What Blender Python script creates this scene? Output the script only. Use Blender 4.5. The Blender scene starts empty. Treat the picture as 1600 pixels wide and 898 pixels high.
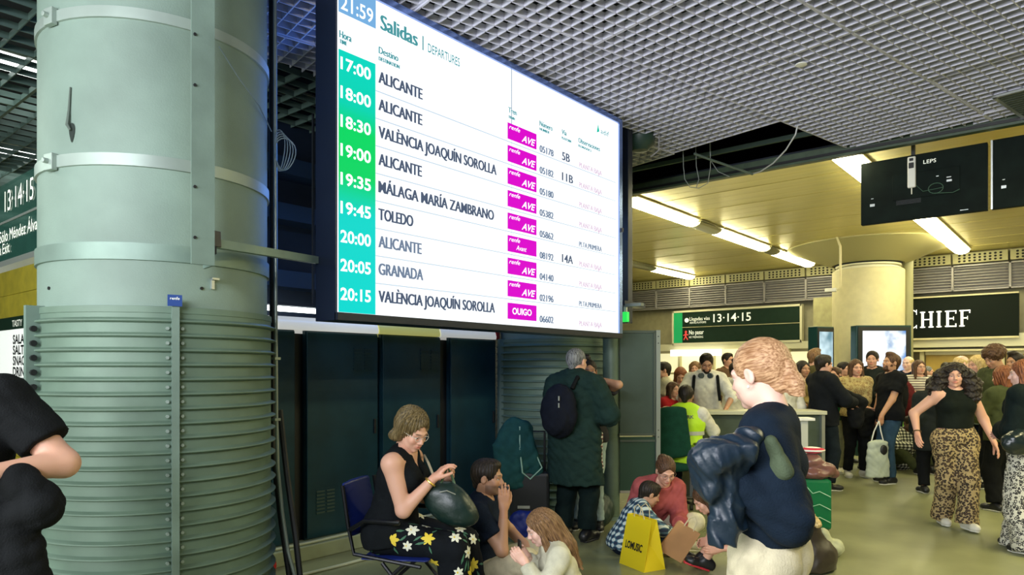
import bpy, bmesh, math, random
import numpy as np
from mathutils import Vector, Matrix, Euler
random.seed(7); np.random.seed(7)
SC = bpy.context.scene
COL = SC.collection
# ------------------------------------------------------------------ camera
F = 1098.0; CH = 1.55; HOR = 577.0; YAW = math.radians(40)
SN, CS = math.sin(YAW), math.cos(YAW)
cd = bpy.data.cameras.new('camera'); cam = bpy.data.objects.new('camera', cd); COL.objects.link(cam)
cam.location = (0, 0, CH); cam.rotation_euler = (math.pi/2, 0, YAW)
cd.sensor_width = 36; cd.lens = F/1600*36; cd.shift_y = (HOR-449)/1600; cd.clip_start = .05; cd.clip_end = 200
SC.camera = cam
# ------------------------------------------------------------------ world, exposure
SC.view_settings.view_transform = 'Standard'; SC.view_settings.look = 'None'
SC.view_settings.gamma = 1; SC.view_settings.use_curve_mapping = False
SC.view_settings.exposure = 0.55
wd = bpy.data.worlds.new('world'); SC.world = wd; wd.use_nodes = True
wd.node_tree.nodes['Background'].inputs[0].default_value = (.55, .75, .85, 1)
wd.node_tree.nodes['Background'].inputs[1].default_value = .02

def W(px, D):
    u = (px-800)/F
    return Vector((D*(-SN+u*CS), D*(CS+u*SN), 0))
def Zp(py, D): return CH-(py-HOR)/F*D
def P3(px, py, D):
    v = W(px, D); v.z = Zp(py, D); return v
def G(px, py): return W(px, CH*F/(py-HOR))
def onX(px, py, X):
    u = (px-800)/F; D = X/(-SN+u*CS)
    return D*(CS+u*SN), Zp(py, D)
def onY(px, py, Y):
    u = (px-800)/F; D = Y/(CS+u*SN)
    return D*(-SN+u*CS), Zp(py, D)
FWD = Vector((-SN, CS, 0)); RGT = Vector((CS, SN, 0))

def area_light(name, loc, size, power, color, rot=(0, 0, 0), sy=None):
    l = bpy.data.lights.new(name, 'AREA'); l.energy = power; l.color = color; l.size = size
    if sy: l.shape = 'RECTANGLE'; l.size_y = sy
    o = bpy.data.objects.new(name, l); COL.objects.link(o); o.location = loc; o.rotation_euler = rot
    o['kind'] = 'helper'
    return o
# unseen area lights added behind and beside the camera to light the concourse
area_light('concourse_fill', (1.2, 0.6, 3.85), 1.2, 24, (.97, 1, .90), sy=3.0)
area_light('concourse_fill', (-2.6, -2.6, 3.85), 1.2, 50, (.88, 1, .92), sy=3.0)
area_light('concourse_fill', (1.4, 6.2, 3.85), .6, 170, (1, .90, .48), sy=3.0)  # added to brighten and yellow the floor on the right
area_light('concourse_fill', (-7.5, -1.2, 3.85), .8, 110, (.86, 1, .86), sy=3.0)

area_light('concourse_fill', (-2.4, -5.2, 2.2), 4.5, 360, (.95, .98, 1), rot=(math.radians(98), 0, 0), sy=2.2)  # upright fill added behind the camera to light slat faces and column
area_light('concourse_fill', (.3, -2.6, 3.2), 3.4, 230, (.90, .92, 1), rot=(math.radians(97), 0, 0), sy=.5)  # fill added near ceiling height, aimed level to brighten the slats
# blue lights added behind the board to tint the column side and the gap
area_light('column_blue_fill', (-4.3, 3.2, 3.1), .9, 7, (.10, .28, 1), rot=(math.radians(-90), 0, math.radians(10)), sy=1.6)
area_light('gap_blue_fill', (-4.6, 4.4, 3.3), .5, 8, (.10, .35, 1), sy=2)

# ------------------------------------------------------------------ materials
MATS = {}
def mat(name, col, rough=.55, metal=0, emit=None, es=1, noise=0, nscale=8, bump=0, bscale=60, spec=.5, sheen=0, stretch=None, coat=0):
    if name in MATS: return MATS[name]
    m = bpy.data.materials.new(name); m.use_nodes = True; nt = m.node_tree; N = nt.nodes; L = nt.links
    b = N['Principled BSDF']
    c4 = (col[0], col[1], col[2], 1)
    b.inputs['Base Color'].default_value = c4; b.inputs['Roughness'].default_value = rough
    b.inputs['Metallic'].default_value = metal; b.inputs['Specular IOR Level'].default_value = spec
    if coat: b.inputs['Coat Weight'].default_value = coat
    if sheen: b.inputs['Sheen Weight'].default_value = sheen
    if emit: b.inputs['Emission Color'].default_value = (*emit, 1); b.inputs['Emission Strength'].default_value = es
    if noise or bump:
        tc = N.new('ShaderNodeTexCoord'); mp = N.new('ShaderNodeMapping')
        L.new(tc.outputs['Object'], mp.inputs[0])
        if stretch: mp.inputs['Scale'].default_value = stretch
    if noise:
        n = N.new('ShaderNodeTexNoise'); n.inputs['Scale'].default_value = nscale; n.inputs['Detail'].default_value = 6
        L.new(mp.outputs[0], n.inputs[0])
        r = N.new('ShaderNodeValToRGB'); r.color_ramp.elements[0].position = .3; r.color_ramp.elements[1].position = .7
        r.color_ramp.elements[0].color = tuple(max(0, c*(1-noise)) for c in col)+(1,)
        r.color_ramp.elements[1].color = tuple(min(1, c*(1+noise)) for c in col)+(1,)
        L.new(n.outputs[0], r.inputs[0]); L.new(r.outputs[0], b.inputs['Base Color'])
    if bump:
        n = N.new('ShaderNodeTexNoise'); n.inputs['Scale'].default_value = bscale; n.inputs['Detail'].default_value = 4
        L.new(mp.outputs[0], n.inputs[0])
        bp = N.new('ShaderNodeBump'); bp.inputs['Strength'].default_value = bump; bp.inputs['Distance'].default_value = .01
        L.new(n.outputs[0], bp.inputs['Height']); L.new(bp.outputs[0], b.inputs['Normal'])
    MATS[name] = m
    return m
def cloth(name, col, rough=.85, noise=.18):
    return mat('cloth_'+name, col, rough, noise=noise, nscale=14, bump=.35, bscale=160, spec=.12)

def patmat(name, build, rough=.8):
    """material whose base colour comes from build(nodes, links, objectcoord) -> color socket"""
    if name in MATS: return MATS[name]
    m = bpy.data.materials.new(name); m.use_nodes = True; nt = m.node_tree
    b = nt.nodes['Principled BSDF']; b.inputs['Roughness'].default_value = rough
    tc = nt.nodes.new('ShaderNodeTexCoord')
    nt.links.new(build(nt.nodes, nt.links, tc.outputs['Object']), b.inputs['Base Color'])
    MATS[name] = m
    return m
def ramp(N, L, src, stops, const=False):
    r = N.new('ShaderNodeValToRGB'); cr = r.color_ramp
    if const: cr.interpolation = 'CONSTANT'
    while len(cr.elements) < len(stops): cr.elements.new(.5)
    for e, (p, c) in zip(cr.elements, stops): e.position = p; e.color = (*c, 1)
    L.new(src, r.inputs[0]); return r.outputs[0]
def leopard(base, spot, scale, mid=None):
    def b(N, L, co):
        n = N.new('ShaderNodeTexNoise'); n.inputs['Scale'].default_value = scale*.9; L.new(co, n.inputs[0])
        mx = N.new('ShaderNodeVectorMath'); mx.operation = 'MULTIPLY_ADD'; mx.inputs[1].default_value = (.012,)*3
        L.new(n.outputs['Color'], mx.inputs[0]); L.new(co, mx.inputs[2])
        v = N.new('ShaderNodeTexVoronoi'); v.inputs['Scale'].default_value = scale; L.new(mx.outputs[0], v.inputs[0])
        return ramp(N, L, v.outputs['Distance'], [(0, mid or base), (.24, mid or base), (.3, spot), (.5, spot), (.56, base), (1, base)])
    return b
def plaid(c1, c2, c3, scale):
    def b(N, L, co):
        outs = []
        for ax in ('X', 'Z'):
            w = N.new('ShaderNodeTexWave'); w.wave_type = 'BANDS'; w.bands_direction = ax; w.inputs['Scale'].default_value = scale
            L.new(co, w.inputs[0]); outs.append(w.outputs['Fac'])
        a = N.new('ShaderNodeMath'); a.operation = 'ADD'; L.new(outs[0], a.inputs[0]); L.new(outs[1], a.inputs[1])
        h = N.new('ShaderNodeMath'); h.operation = 'MULTIPLY'; h.inputs[1].default_value = .5; L.new(a.outputs[0], h.inputs[0])
        return ramp(N, L, h.outputs[0], [(0, c1), (.35, c1), (.42, c2), (.6, c2), (.68, c3), (1, c3)])
    return b
def stripes(c1, c2, scale, ax='Z'):
    def b(N, L, co):
        w = N.new('ShaderNodeTexWave'); w.wave_type = 'BANDS'; w.bands_direction = ax; w.inputs['Scale'].default_value = scale
        L.new(co, w.inputs[0]); return ramp(N, L, w.outputs['Fac'], [(0, c1), (.48, c1), (.52, c2), (1, c2)])
    return b

# ------------------------------------------------------------------ mesh helpers
def link(name, me, m=None, parent=None, smooth=False):
    o = bpy.data.objects.new(name, me); COL.objects.link(o)
    if m is not None and len(me.materials) == 0: me.materials.append(m)
    if parent: o.parent = parent
    if smooth: me.polygons.foreach_set('use_smooth', [True]*len(me.polygons))
    return o
def tag(o, label=None, cat=None, group=None, kind=None):
    if label: o['label'] = label
    if cat: o['category'] = cat
    if group: o['group'] = group
    if kind: o['kind'] = kind
    return o
def thing(name, label, cat, loc=(0, 0, 0), rz=0, group=None):
    o = bpy.data.objects.new(name, None); COL.objects.link(o); o.location = loc; o.rotation_euler = (0, 0, rz)
    o.empty_display_size = .1
    return tag(o, label, cat, group)
class MB:
    """collects simple solids into ONE mesh"""
    def __init__(s): s.v = []; s.f = []
    def add(s, v, f):
        n = len(s.v); s.v += [tuple(p) for p in v]; s.f += [tuple(i+n for i in q) for q in f]; return s
    def box(s, lo, hi, M=None):
        v = [Vector((x, y, z)) for x in (lo[0], hi[0]) for y in (lo[1], hi[1]) for z in (lo[2], hi[2])]
        if M: v = [M @ p for p in v]
        return s.add(v, [(0, 1, 3, 2), (4, 6, 7, 5), (0, 4, 5, 1), (2, 3, 7, 6), (0, 2, 6, 4), (1, 5, 7, 3)])
    def tube(s, pts, r, n=10, cap=True):
        pts = [Vector(p) for p in pts]; rr = r if isinstance(r, (list, tuple)) else [r]*len(pts)
        base = len(s.v); up = Vector((0, 0, 1)); prev = None
        for i, p in enumerate(pts):
            t = (pts[min(i+1, len(pts)-1)]-pts[max(i-1, 0)]).normalized()
            if prev is None:
                a = t.cross(up); a = a if a.length > .05 else t.cross(Vector((1, 0, 0)))
            else: a = prev-t*prev.dot(t)
            a.normalize(); prev = a; b = t.cross(a)
            for k in range(n):
                q = 2*math.pi*k/n; s.v.append(tuple(p+a*math.cos(q)*rr[i]+b*math.sin(q)*rr[i]))
        for i in range(len(pts)-1):
            for k in range(n):
                k2 = (k+1) % n; s.f.append((base+i*n+k, base+i*n+k2, base+(i+1)*n+k2, base+(i+1)*n+k))
        if cap:
            s.f.append(tuple(base+k for k in range(n))[::-1]); s.f.append(tuple(base+(len(pts)-1)*n+k for k in range(n)))
        return s
    def lathe(s, prof, c=(0, 0, 0), n=32, a0=0, a1=2*math.pi):
        full = abs(a1-a0-2*math.pi) < 1e-6; m = n if full else n+1; base = len(s.v)
        for (r, z) in prof:
            for k in range(m):
                q = a0+(a1-a0)*k/n; s.v.append((c[0]+r*math.cos(q), c[1]+r*math.sin(q), c[2]+z))
        for i in range(len(prof)-1):
            for k in range(n):
                k2 = (k+1) % m; s.f.append((base+i*m+k, base+i*m+k2, base+(i+1)*m+k2, base+(i+1)*m+k))
        return s
    def quad(s, a, b, c, d): return s.add([a, b, c, d], [(0, 1, 2, 3)])
    def mesh(s, name):
        me = bpy.data.meshes.new(name); me.from_pydata(s.v, [], s.f); me.update(); return me
    def build(s, name, m, parent=None, smooth=False, bevel=0, auto=True):
        me = s.mesh(name)
        bm = bmesh.new(); bm.from_mesh(me); bmesh.ops.recalc_face_normals(bm, faces=bm.faces)
        if bevel:
            bmesh.ops.bevel(bm, geom=bm.edges[:]+bm.verts[:], offset=bevel, segments=2, affect='EDGES', profile=.5)
        bm.to_mesh(me); bm.free()
        o = link(name, me, m, parent, smooth)
        if smooth:
            try: me.set_sharp_from_angle(angle=math.radians(38))
            except Exception: pass
        return o
def bx(name, lo, hi, m, parent=None, bevel=0):
    return MB().box(lo, hi).build(name, m, parent, bevel=bevel)
def struct(o): o['kind'] = 'structure'; return o
def dup(root, loc=None, rz=None, label=None):
    r = root.copy(); COL.objects.link(r)
    if loc is not None: r.location = loc
    if rz is not None: r.rotation_euler = (0, 0, rz)
    if label: r['label'] = label
    for ch in list(root.children):
        c = ch.copy(); COL.objects.link(c); c.parent = r
        for g in ch.children:
            d = g.copy(); COL.objects.link(d); d.parent = c
    return r
_fontcache = {}
def text_data(s, shear=0, bold=0, ext=.0015):
    key = (s, shear, bold, ext)
    if key in _fontcache: return _fontcache[key]
    cu = bpy.data.curves.new('lettering', 'FONT'); cu.body = s; cu.size = 1; cu.extrude = 0; cu.shear = shear; cu.offset = bold
    cu.resolution_u = 3
    o = bpy.data.objects.new('tmp', cu); COL.objects.link(o)
    dg = bpy.context.evaluated_depsgraph_get(); me = bpy.data.meshes.new_from_object(o.evaluated_get(dg))
    bpy.data.objects.remove(o)
    v = np.empty(len(me.vertices)*3); me.vertices.foreach_get('co', v); v = v.reshape(-1, 3)
    f = [tuple(p.vertices) for p in me.polygons]
    bpy.data.meshes.remove(me)
    lo = v[:, :2].min(0); hi = v[:, :2].max(0)
    _fontcache[key] = (v, f, lo, hi)
    return _fontcache[key]
# cap height of the built-in font at size 1, measured on an H
def text_on(mb, s, org, ux, uy, h, w=None, off=None, shear=0, bold=0):
    """lay text s on the plane org + x*ux + y*uy, capital height h, total width w"""
    v, f, lo, hi = text_data(s, shear, bold)
    _, _, l2, h2 = text_data('H', 0, 0)
    k = h/(h2[1]-l2[1]); kx = k if w is None else w/(hi[0]-lo[0])
    org = Vector(org)+(Vector(off) if off else Vector((0, 0, 0)))
    ux = Vector(ux).normalized(); uy = Vector(uy).normalized()
    pts = [org+ux*((p[0]-lo[0])*kx)+uy*((p[1]-l2[1])*k) for p in v]
    mb.add(pts, f); return mb

# ------------------------------------------------------------------ signed distance modelling of soft bodies
def V3(*a): return np.array(a, dtype=np.float64)
def seg(p0, p1, r0, r1=None, k=.02, flat=False, sub=False, flat0=False):
    return ('s', np.array(p0, float), np.array(p1, float), r0, r0 if r1 is None else r1, k, flat, sub, flat0)
def ell(c, r, R=None, k=.02, sub=False):
    return ('e', np.array(c, float), np.array(r if hasattr(r, '__len__') else (r, r, r), float), None if R is None else np.array(R, float), k, sub)
def eseg(c0, c1, a0, b0, a1, b1, side, k=.03, flat=False, flat0=False):
    return ('l', np.array(c0, float), np.array(c1, float), a0, b0, a1, b1, np.array(side, float), k, flat, flat0)
def prim_bb(p):
    if p[0] == 's': r = max(p[3], p[4]); a, b = p[1], p[2]; return np.minimum(a, b)-r, np.maximum(a, b)+r
    if p[0] == 'e': r = p[2].max(); return p[1]-r, p[1]+r
    r = max(p[3:7]); return np.minimum(p[1], p[2])-r, np.maximum(p[1], p[2])+r
def prim_eval(p, X, Y, Z):
    if p[0] == 's':
        a, b, r0, r1 = p[1:5]; d = b-a; L = np.linalg.norm(d)+1e-9; u = d/L
        x, y, z = X-a[0], Y-a[1], Z-a[2]
        t = x*u[0]+y*u[1]+z*u[2]; tc = np.clip(t, 0, L)
        if p[6] or p[8]:
            rad = np.sqrt(np.maximum(x*x+y*y+z*z-t*t, 0)); D = rad-(r0+(r1-r0)*tc/L)
            if p[6]: D = np.maximum(D, t-L)
            if p[8]: D = np.maximum(D, -t)
            else:
                D = np.where(t < 0, np.sqrt(rad*rad+t*t)-r0, D)
            if not p[6]: D = np.where(t > L, np.sqrt(rad*rad+(t-L)**2)-r1, D)
            return D
        return np.sqrt((x-tc*u[0])**2+(y-tc*u[1])**2+(z-tc*u[2])**2)-(r0+(r1-r0)*tc/L)
    if p[0] == 'e':
        x, y, z = X-p[1][0], Y-p[1][1], Z-p[1][2]
        if p[3] is not None:
            R = p[3]; x, y, z = (R[0][0]*x+R[1][0]*y+R[2][0]*z, R[0][1]*x+R[1][1]*y+R[2][1]*z, R[0][2]*x+R[1][2]*y+R[2][2]*z)
        r = p[2]; k0 = np.sqrt((x/r[0])**2+(y/r[1])**2+(z/r[2])**2)+1e-6
        k1 = np.sqrt((x/r[0]**2)**2+(y/r[1]**2)**2+(z/r[2]**2)**2)+1e-6
        return k0*(k0-1)/k1
    c0, c1, a0, b0, a1, b1, side = p[1:8]; d = c1-c0; L = np.linalg.norm(d)+1e-9; u = d/L
    s = side-u*side.dot(u); s /= np.linalg.norm(s); n = np.cross(u, s)
    x, y, z = X-c0[0], Y-c0[1], Z-c0[2]
    t = x*u[0]+y*u[1]+z*u[2]; tc = np.clip(t, 0, L); w = t-tc
    if p[9]: w = np.minimum(w, 0)
    if p[10]: w = np.maximum(w, 0)
    a = a0+(a1-a0)*tc/L; b = b0+(b1-b0)*tc/L
    A = x*s[0]+y*s[1]+z*s[2]; B = x*n[0]+y*n[1]+z*n[2]; c = np.minimum(a, b)
    k0 = np.sqrt((A/a)**2+(B/b)**2+(w/c)**2)+1e-6; k1 = np.sqrt((A/a**2)**2+(B/b**2)**2+(w/c**2)**2)+1e-6
    D = k0*(k0-1)/k1
    if p[9]: D = np.maximum(D, t-L)
    if p[10]: D = np.maximum(D, -t)
    return D
def sdf_mesh(prims, vox, disp=None, planes=()):
    lo = np.min([prim_bb(p)[0] for p in prims if not is_sub(p)], 0)-vox*3-.02
    hi = np.max([prim_bb(p)[1] for p in prims if not is_sub(p)], 0)+vox*3+.02
    n = np.ceil((hi-lo)/vox).astype(int)+1
    ax = [(lo[i]+vox*np.arange(n[i])).astype(np.float32) for i in range(3)]
    Fd = np.full(n, .15, np.float32)
    for p in prims:
        k = p[5] if p[0] == 's' else p[4] if p[0] == 'e' else p[8]
        a, b = prim_bb(p); pad = k+vox*2.5
        i0 = np.clip(np.floor((a-pad-lo)/vox).astype(int), 0, n); i1 = np.clip(np.ceil((b+pad-lo)/vox).astype(int)+1, 0, n)
        if (i1 <= i0).any(): continue
        sl = tuple(slice(i0[i], i1[i]) for i in range(3))
        X = ax[0][sl[0]][:, None, None]; Y = ax[1][sl[1]][None, :, None]; Z = ax[2][sl[2]][None, None, :]
        d = prim_eval(p, X, Y, Z).astype(np.float32); f = Fd[sl]
        if is_sub(p):
            h = np.maximum(k-np.abs(f+d), 0)/max(k, 1e-6); Fd[sl] = np.maximum(f, -d)+h*h*k*.25
        else:
            h = np.maximum(k-np.abs(f-d), 0)/max(k, 1e-6); Fd[sl] = np.minimum(f, d)-h*h*k*.25
    for (pt, nr) in planes:   # keep the side the normal points away from
        nr = np.array(nr, float); nr /= np.linalg.norm(nr)
        Fd = np.maximum(Fd, ((ax[0]-pt[0])*nr[0])[:, None, None]+((ax[1]-pt[1])*nr[1])[None, :, None]+((ax[2]-pt[2])*nr[2])[None, None, :]).astype(np.float32)
    if disp is not None:
        idx = np.nonzero(np.abs(Fd) < .05)
        Fd[idx] += disp(ax[0][idx[0]], ax[1][idx[1]], ax[2][idx[2]]).astype(np.float32)
    Fd[0], Fd[-1], Fd[:, 0], Fd[:, -1], Fd[:, :, 0], Fd[:, :, -1] = (.1,)*6
    ins = Fd < 0
    c = ins[:-1, :-1, :-1].astype(np.int8)
    for o in ((0,0,1),(0,1,0),(0,1,1),(1,0,0),(1,0,1),(1,1,0),(1,1,1)):
        c += ins[o[0]:n[0]-1+o[0], o[1]:n[1]-1+o[1], o[2]:n[2]-1+o[2]]
    ci = np.nonzero((c > 0) & (c < 8)); N = len(ci[0])
    idm = np.full(c.shape, -1, np.int32); idm[ci] = np.arange(N)
    cor = [(i, j, k) for i in (0, 1) for j in (0, 1) for k in (0, 1)]
    val = [Fd[ci[0]+a, ci[1]+b, ci[2]+e] for a, b, e in cor]
    acc = np.zeros((N, 3)); cnt = np.zeros(N)
    for i in range(8):
        for j in range(i+1, 8):
            dd = [cor[j][q]-cor[i][q] for q in range(3)]
            if sum(abs(q) for q in dd) != 1: continue
            A, B = val[i], val[j]; m = (A < 0) != (B < 0); t = np.where(m, A/np.where(m, A-B, 1), 0)
            for q in range(3): acc[:, q] += np.where(m, cor[i][q]+t*dd[q], 0)
            cnt += m
    vs = (np.stack(ci, 1)+acc/cnt[:, None])*vox+lo
    quads = []
    for axn in range(3):
        s0 = [slice(None)]*3; s1 = [slice(None)]*3; s0[axn] = slice(0, -1); s1[axn] = slice(1, None)
        A, B = ins[tuple(s0)], ins[tuple(s1)]; e = np.nonzero(A != B)
        a1, a2 = [(1, 2), (2, 0), (0, 1)][axn]
        e = [np.array(q) for q in e]; fl = A[tuple(e)]
        def at(o1, o2):
            q = [e[0].copy(), e[1].copy(), e[2].copy()]; q[a1] = q[a1]-o1; q[a2] = q[a2]-o2; return idm[tuple(q)]
        q = np.stack([at(1, 1), at(0, 1), at(0, 0), at(1, 0)], 1)
        q[~fl] = q[~fl][:, ::-1]; quads.append(q)
    Q = np.concatenate(quads)
    return vs, Q
def is_sub(p): return (p[0] == 's' and p[7]) or (p[0] == 'e' and p[5])
def np_mesh(name, vs, Q):
    me = bpy.data.meshes.new(name); me.vertices.add(len(vs)); me.vertices.foreach_set('co', np.asarray(vs, np.float32).ravel())
    me.loops.add(len(Q)*4); me.loops.foreach_set('vertex_index', Q.astype(np.int32).ravel())
    me.polygons.add(len(Q)); me.polygons.foreach_set('loop_start', np.arange(0, len(Q)*4, 4, dtype=np.int32))
    try: me.polygons.foreach_set('loop_total', np.full(len(Q), 4, np.int32))
    except Exception: pass
    me.polygons.foreach_set('use_smooth', np.ones(len(Q), bool))
    me.update(calc_edges=True); me.validate()
    return me
def soft(name, prims, vox, m, parent=None, disp=None, planes=()):
    vs, Q = sdf_mesh(prims, vox, disp, planes)
    return link(name, np_mesh(name, vs, Q), m, parent)
def crumple(amp, fr=30, seed=0):
    r = random.Random(seed); ws = []
    for i in range(5): v = nz3(r.uniform(-1, 1), r.uniform(-1, 1), r.uniform(-1, 1)); ws.append((v, r.uniform(0, 6), fr*(.7+.45*i)))
    def d(x, y, z):
        X = x+.02*np.sin(31*y+17*z); Y = y+.02*np.sin(27*z+19*x); Z = z+.02*np.sin(23*x+29*y); s = 0
        for i, (v, p, f) in enumerate(ws): s = s+(.75-2*np.abs(np.sin(f*(v[0]*X+v[1]*Y+v[2]*Z)+p))**.7)/(1+.5*i)
        return -s*amp*.45
    return d
def nz3(*a): v = np.array(a, float); return v/np.linalg.norm(v)
def folds(amp, fr=22, seed=0, vert=0):
    r = random.Random(seed); ws = [(r.uniform(-1, 1), r.uniform(-1, 1), r.uniform(-1, 1)*(1-vert), r.uniform(0, 6)) for _ in range(4)]
    def d(x, y, z):
        s = 0
        for i, (a, b, c, p) in enumerate(ws):
            f = fr*(1+.45*i); q = np.sin(f*(a*x+b*y+c*z)+p+1.5*np.sin(9*z+i)+.8*np.sin(17*x+13*y))
            s = s+(q if i == 0 else 1.0-2.2*np.sqrt(np.abs(q)))/(1+.4*i)
        return s*amp*.5
    return d
# ------------------------------------------------------------------ people
def rot(ax, deg): return np.array(Matrix.Rotation(math.radians(deg), 3, ax))
def Rzyx(yaw, pitch, roll=0): return rot('Z', yaw) @ rot('X', -pitch) @ rot('Y', roll)
def nz(v): v = np.array(v, float); return v/(np.linalg.norm(v)+1e-9)
def ik(a, t, l1, l2, pole):
    a = np.array(a, float); t = np.array(t, float); d = t-a; L = np.linalg.norm(d)
    if L > (l1+l2)*.995: t = a+d/L*(l1+l2)*.995; d = t-a; L = np.linalg.norm(d)
    if L < abs(l1-l2)+.02: L = abs(l1-l2)+.02; t = a+nz(d)*L; d = t-a
    u = d/L; c = (l1*l1+L*L-l2*l2)/(2*L); h = math.sqrt(max(l1*l1-c*c, 0))
    p = np.array(pole, float); p = nz(p-u*p.dot(u)); return a+u*c+p*h, t
def skin_mat():
    if 'skin' in MATS: return MATS['skin']
    m = bpy.data.materials.new('skin'); m.use_nodes = True; N = m.node_tree.nodes; L = m.node_tree.links
    b = N['Principled BSDF']; b.inputs['Roughness'].default_value = .5
    a = N.new('ShaderNodeAttribute'); a.attribute_name = 'col'; L.new(a.outputs['Color'], b.inputs['Base Color'])
    b.inputs['Subsurface Weight'].default_value = .06; b.inputs['Subsurface Radius'].default_value = (.01, .004, .002)
    n = N.new('ShaderNodeTexNoise'); n.inputs['Scale'].default_value = 220
    bp = N.new('ShaderNodeBump'); bp.inputs['Strength'].default_value = .12; bp.inputs['Distance'].default_value = .003
    L.new(n.outputs[0], bp.inputs['Height']); L.new(bp.outputs[0], b.inputs['Normal'])
    MATS['skin'] = m; return m
def hair_mat(name, c1, c2, sc=(60, 60, 7)):
    if 'hair_'+name in MATS: return MATS['hair_'+name]
    m = bpy.data.materials.new('hair_'+name); m.use_nodes = True; N = m.node_tree.nodes; L = m.node_tree.links
    b = N['Principled BSDF']; b.inputs['Roughness'].default_value = .5; b.inputs['Specular IOR Level'].default_value = .3
    tc = N.new('ShaderNodeTexCoord'); mp = N.new('ShaderNodeMapping'); mp.inputs['Scale'].default_value = sc
    L.new(tc.outputs['Object'], mp.inputs[0]); n = N.new('ShaderNodeTexNoise'); n.inputs['Scale'].default_value = 2.2; n.inputs['Detail'].default_value = 5
    L.new(mp.outputs[0], n.inputs[0]); L.new(ramp(N, L, n.outputs[0], [(.35, c1), (.68, c2)]), b.inputs['Base Color'])
    bp = N.new('ShaderNodeBump'); bp.inputs['Strength'].default_value = .55; bp.inputs['Distance'].default_value = .005
    L.new(n.outputs[0], bp.inputs['Height']); L.new(bp.outputs[0], b.inputs['Normal'])
    MATS['hair_'+name] = m; return m
HAIR = {'dark': ((.006, .005, .004), (.035, .024, .016)), 'brown': ((.035, .016, .008), (.14, .07, .035)), 'lbrown': ((.09, .045, .02), (.30, .17, .08)),
        'ginger': ((.26, .12, .05), (.66, .40, .22)), 'auburn': ((.10, .03, .012), (.33, .12, .05)), 'blond': ((.38, .25, .08), (.80, .62, .30)),
        'grey': ((.05, .055, .06), (.30, .31, .32)), 'olive': ((.05, .035, .012), (.22, .16, .07))}
def hairm(n): return hair_mat(n, *HAIR[n])
SKIN = {'fair': (.68, .38, .27), 'tan': (.50, .27, .16), 'brown': (.33, .17, .095), 'dark': (.13, .065, .04), 'pale': (.78, .50, .40)}
VOX = {'near': (.0085, .0042, .0042, .009), 'mid': (.013, .0062, .0055, .0125), 'far': (.018, .008, .0075, .016)}   # body, head, hand, clothes

def head_prims():
    P = [ell((0, -.016, .032), (.074, .094, .083), k=.03), ell((0, .022, -.035), (.055, .066, .082), k=.03),
         seg((-.024, .03, -.073), (.024, .03, -.073), .031, k=.03), ell((0, .066, -.098), (.02, .018, .017), k=.02)]
    for s in (-1, 1):
        P += [ell((s*.036, .058, -.03), (.026, .024, .026), k=.02), seg((s*.012, .083, .017), (s*.042, .070, .017), .0115, k=.014),
              ell((s*.030, .093, -.002), (.0165, .014, .0115), k=.012, sub=True),
              ell((s*.0775, -.008, -.008), (.0085, .019, .031), R=rot('X', -12), k=.006), ell((s*.086, .0, -.006), (.005, .009, .016), k=.006, sub=True)]
    for s in (-1, 1): P.append(ell((s*.030, .0735, .0035), (.0142, .0128, .0090), k=.003))
    P += [seg((0, .083, .004), (0, .103, -.031), .0085, .0115, k=.012), ell((-.011, .093, -.036), (.0085, .01, .008), k=.008), ell((.011, .093, -.036), (.0085, .01, .008), k=.008),
          ell((0, .079, -.062), (.027, .014, .019), k=.012), ell((0, .092, -.0575), (.022, .0075, .005), k=.004), ell((0, .090, -.070), (.0185, .0085, .006), k=.004),
          ell((0, .101, -.0635), (.021, .009, .0017), k=.002, sub=True),
          seg((0, -.02, -.06), (0, -.035, -.16), .048, .050, k=.03)]
    return P
def head_cols(v, skin, lips=1.0, brow=(.05, .03, .02), stub=0):
    c = np.tile(np.array(skin), (len(v), 1)).astype(float); x, y, z = v[:, 0], v[:, 1], v[:, 2]
    def mixc(m, col):
        nonlocal c; m = np.clip(m, 0, 1)[:, None]; c = c*(1-m)+np.array(col)*m
    mixc(.35*np.exp(-((np.abs(x)-.038)**2+(z+.03)**2)/.0004)*(y > .04), (skin[0]*.95, skin[1]*.62, skin[2]*.6))
    if stub: mixc(stub*(y > .0)*np.clip((-.04-z)/.012, 0, 1)*(z > -.13), (.06, .04, .03))
    mixc(lips*.85*np.exp(-((x/.022)**4+((z+.0635)/.0115)**4))*(y > .078), (skin[0]*.75, skin[1]*.38, skin[2]*.40))
    mixc(.9*np.exp(-(((np.abs(x)-.031)/.02)**4+((z-.0215-.04*(np.abs(x)-.03))/.0038)**4))*(y > .055), brow)
    mixc(.55*np.exp(-(((np.abs(x)-.030)/.017)**4+((z+.001)/.009)**4))*(y > .06), (skin[0]*.55, skin[1]*.42, skin[2]*.4))
    return c
_eye = {}
def eye_mesh():
    if 'e' in _eye: return _eye['e']
    bm = bmesh.new(); bmesh.ops.create_uvsphere(bm, u_segments=12, v_segments=10, radius=.0112); bmesh.ops.rotate(bm, verts=bm.verts, matrix=Matrix.Rotation(-math.pi/2, 3, 'X'))
    me = bpy.data.meshes.new('eye'); bm.to_mesh(me); bm.free()
    me.materials.append(mat('eye_white', (.75, .74, .70), .2)); me.materials.append(mat('eye_iris', (.03, .018, .01), .15))
    for p in me.polygons: p.material_index = 1 if p.center.y > .0085 else 0; p.use_smooth = True
    _eye['e'] = me; return me
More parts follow.
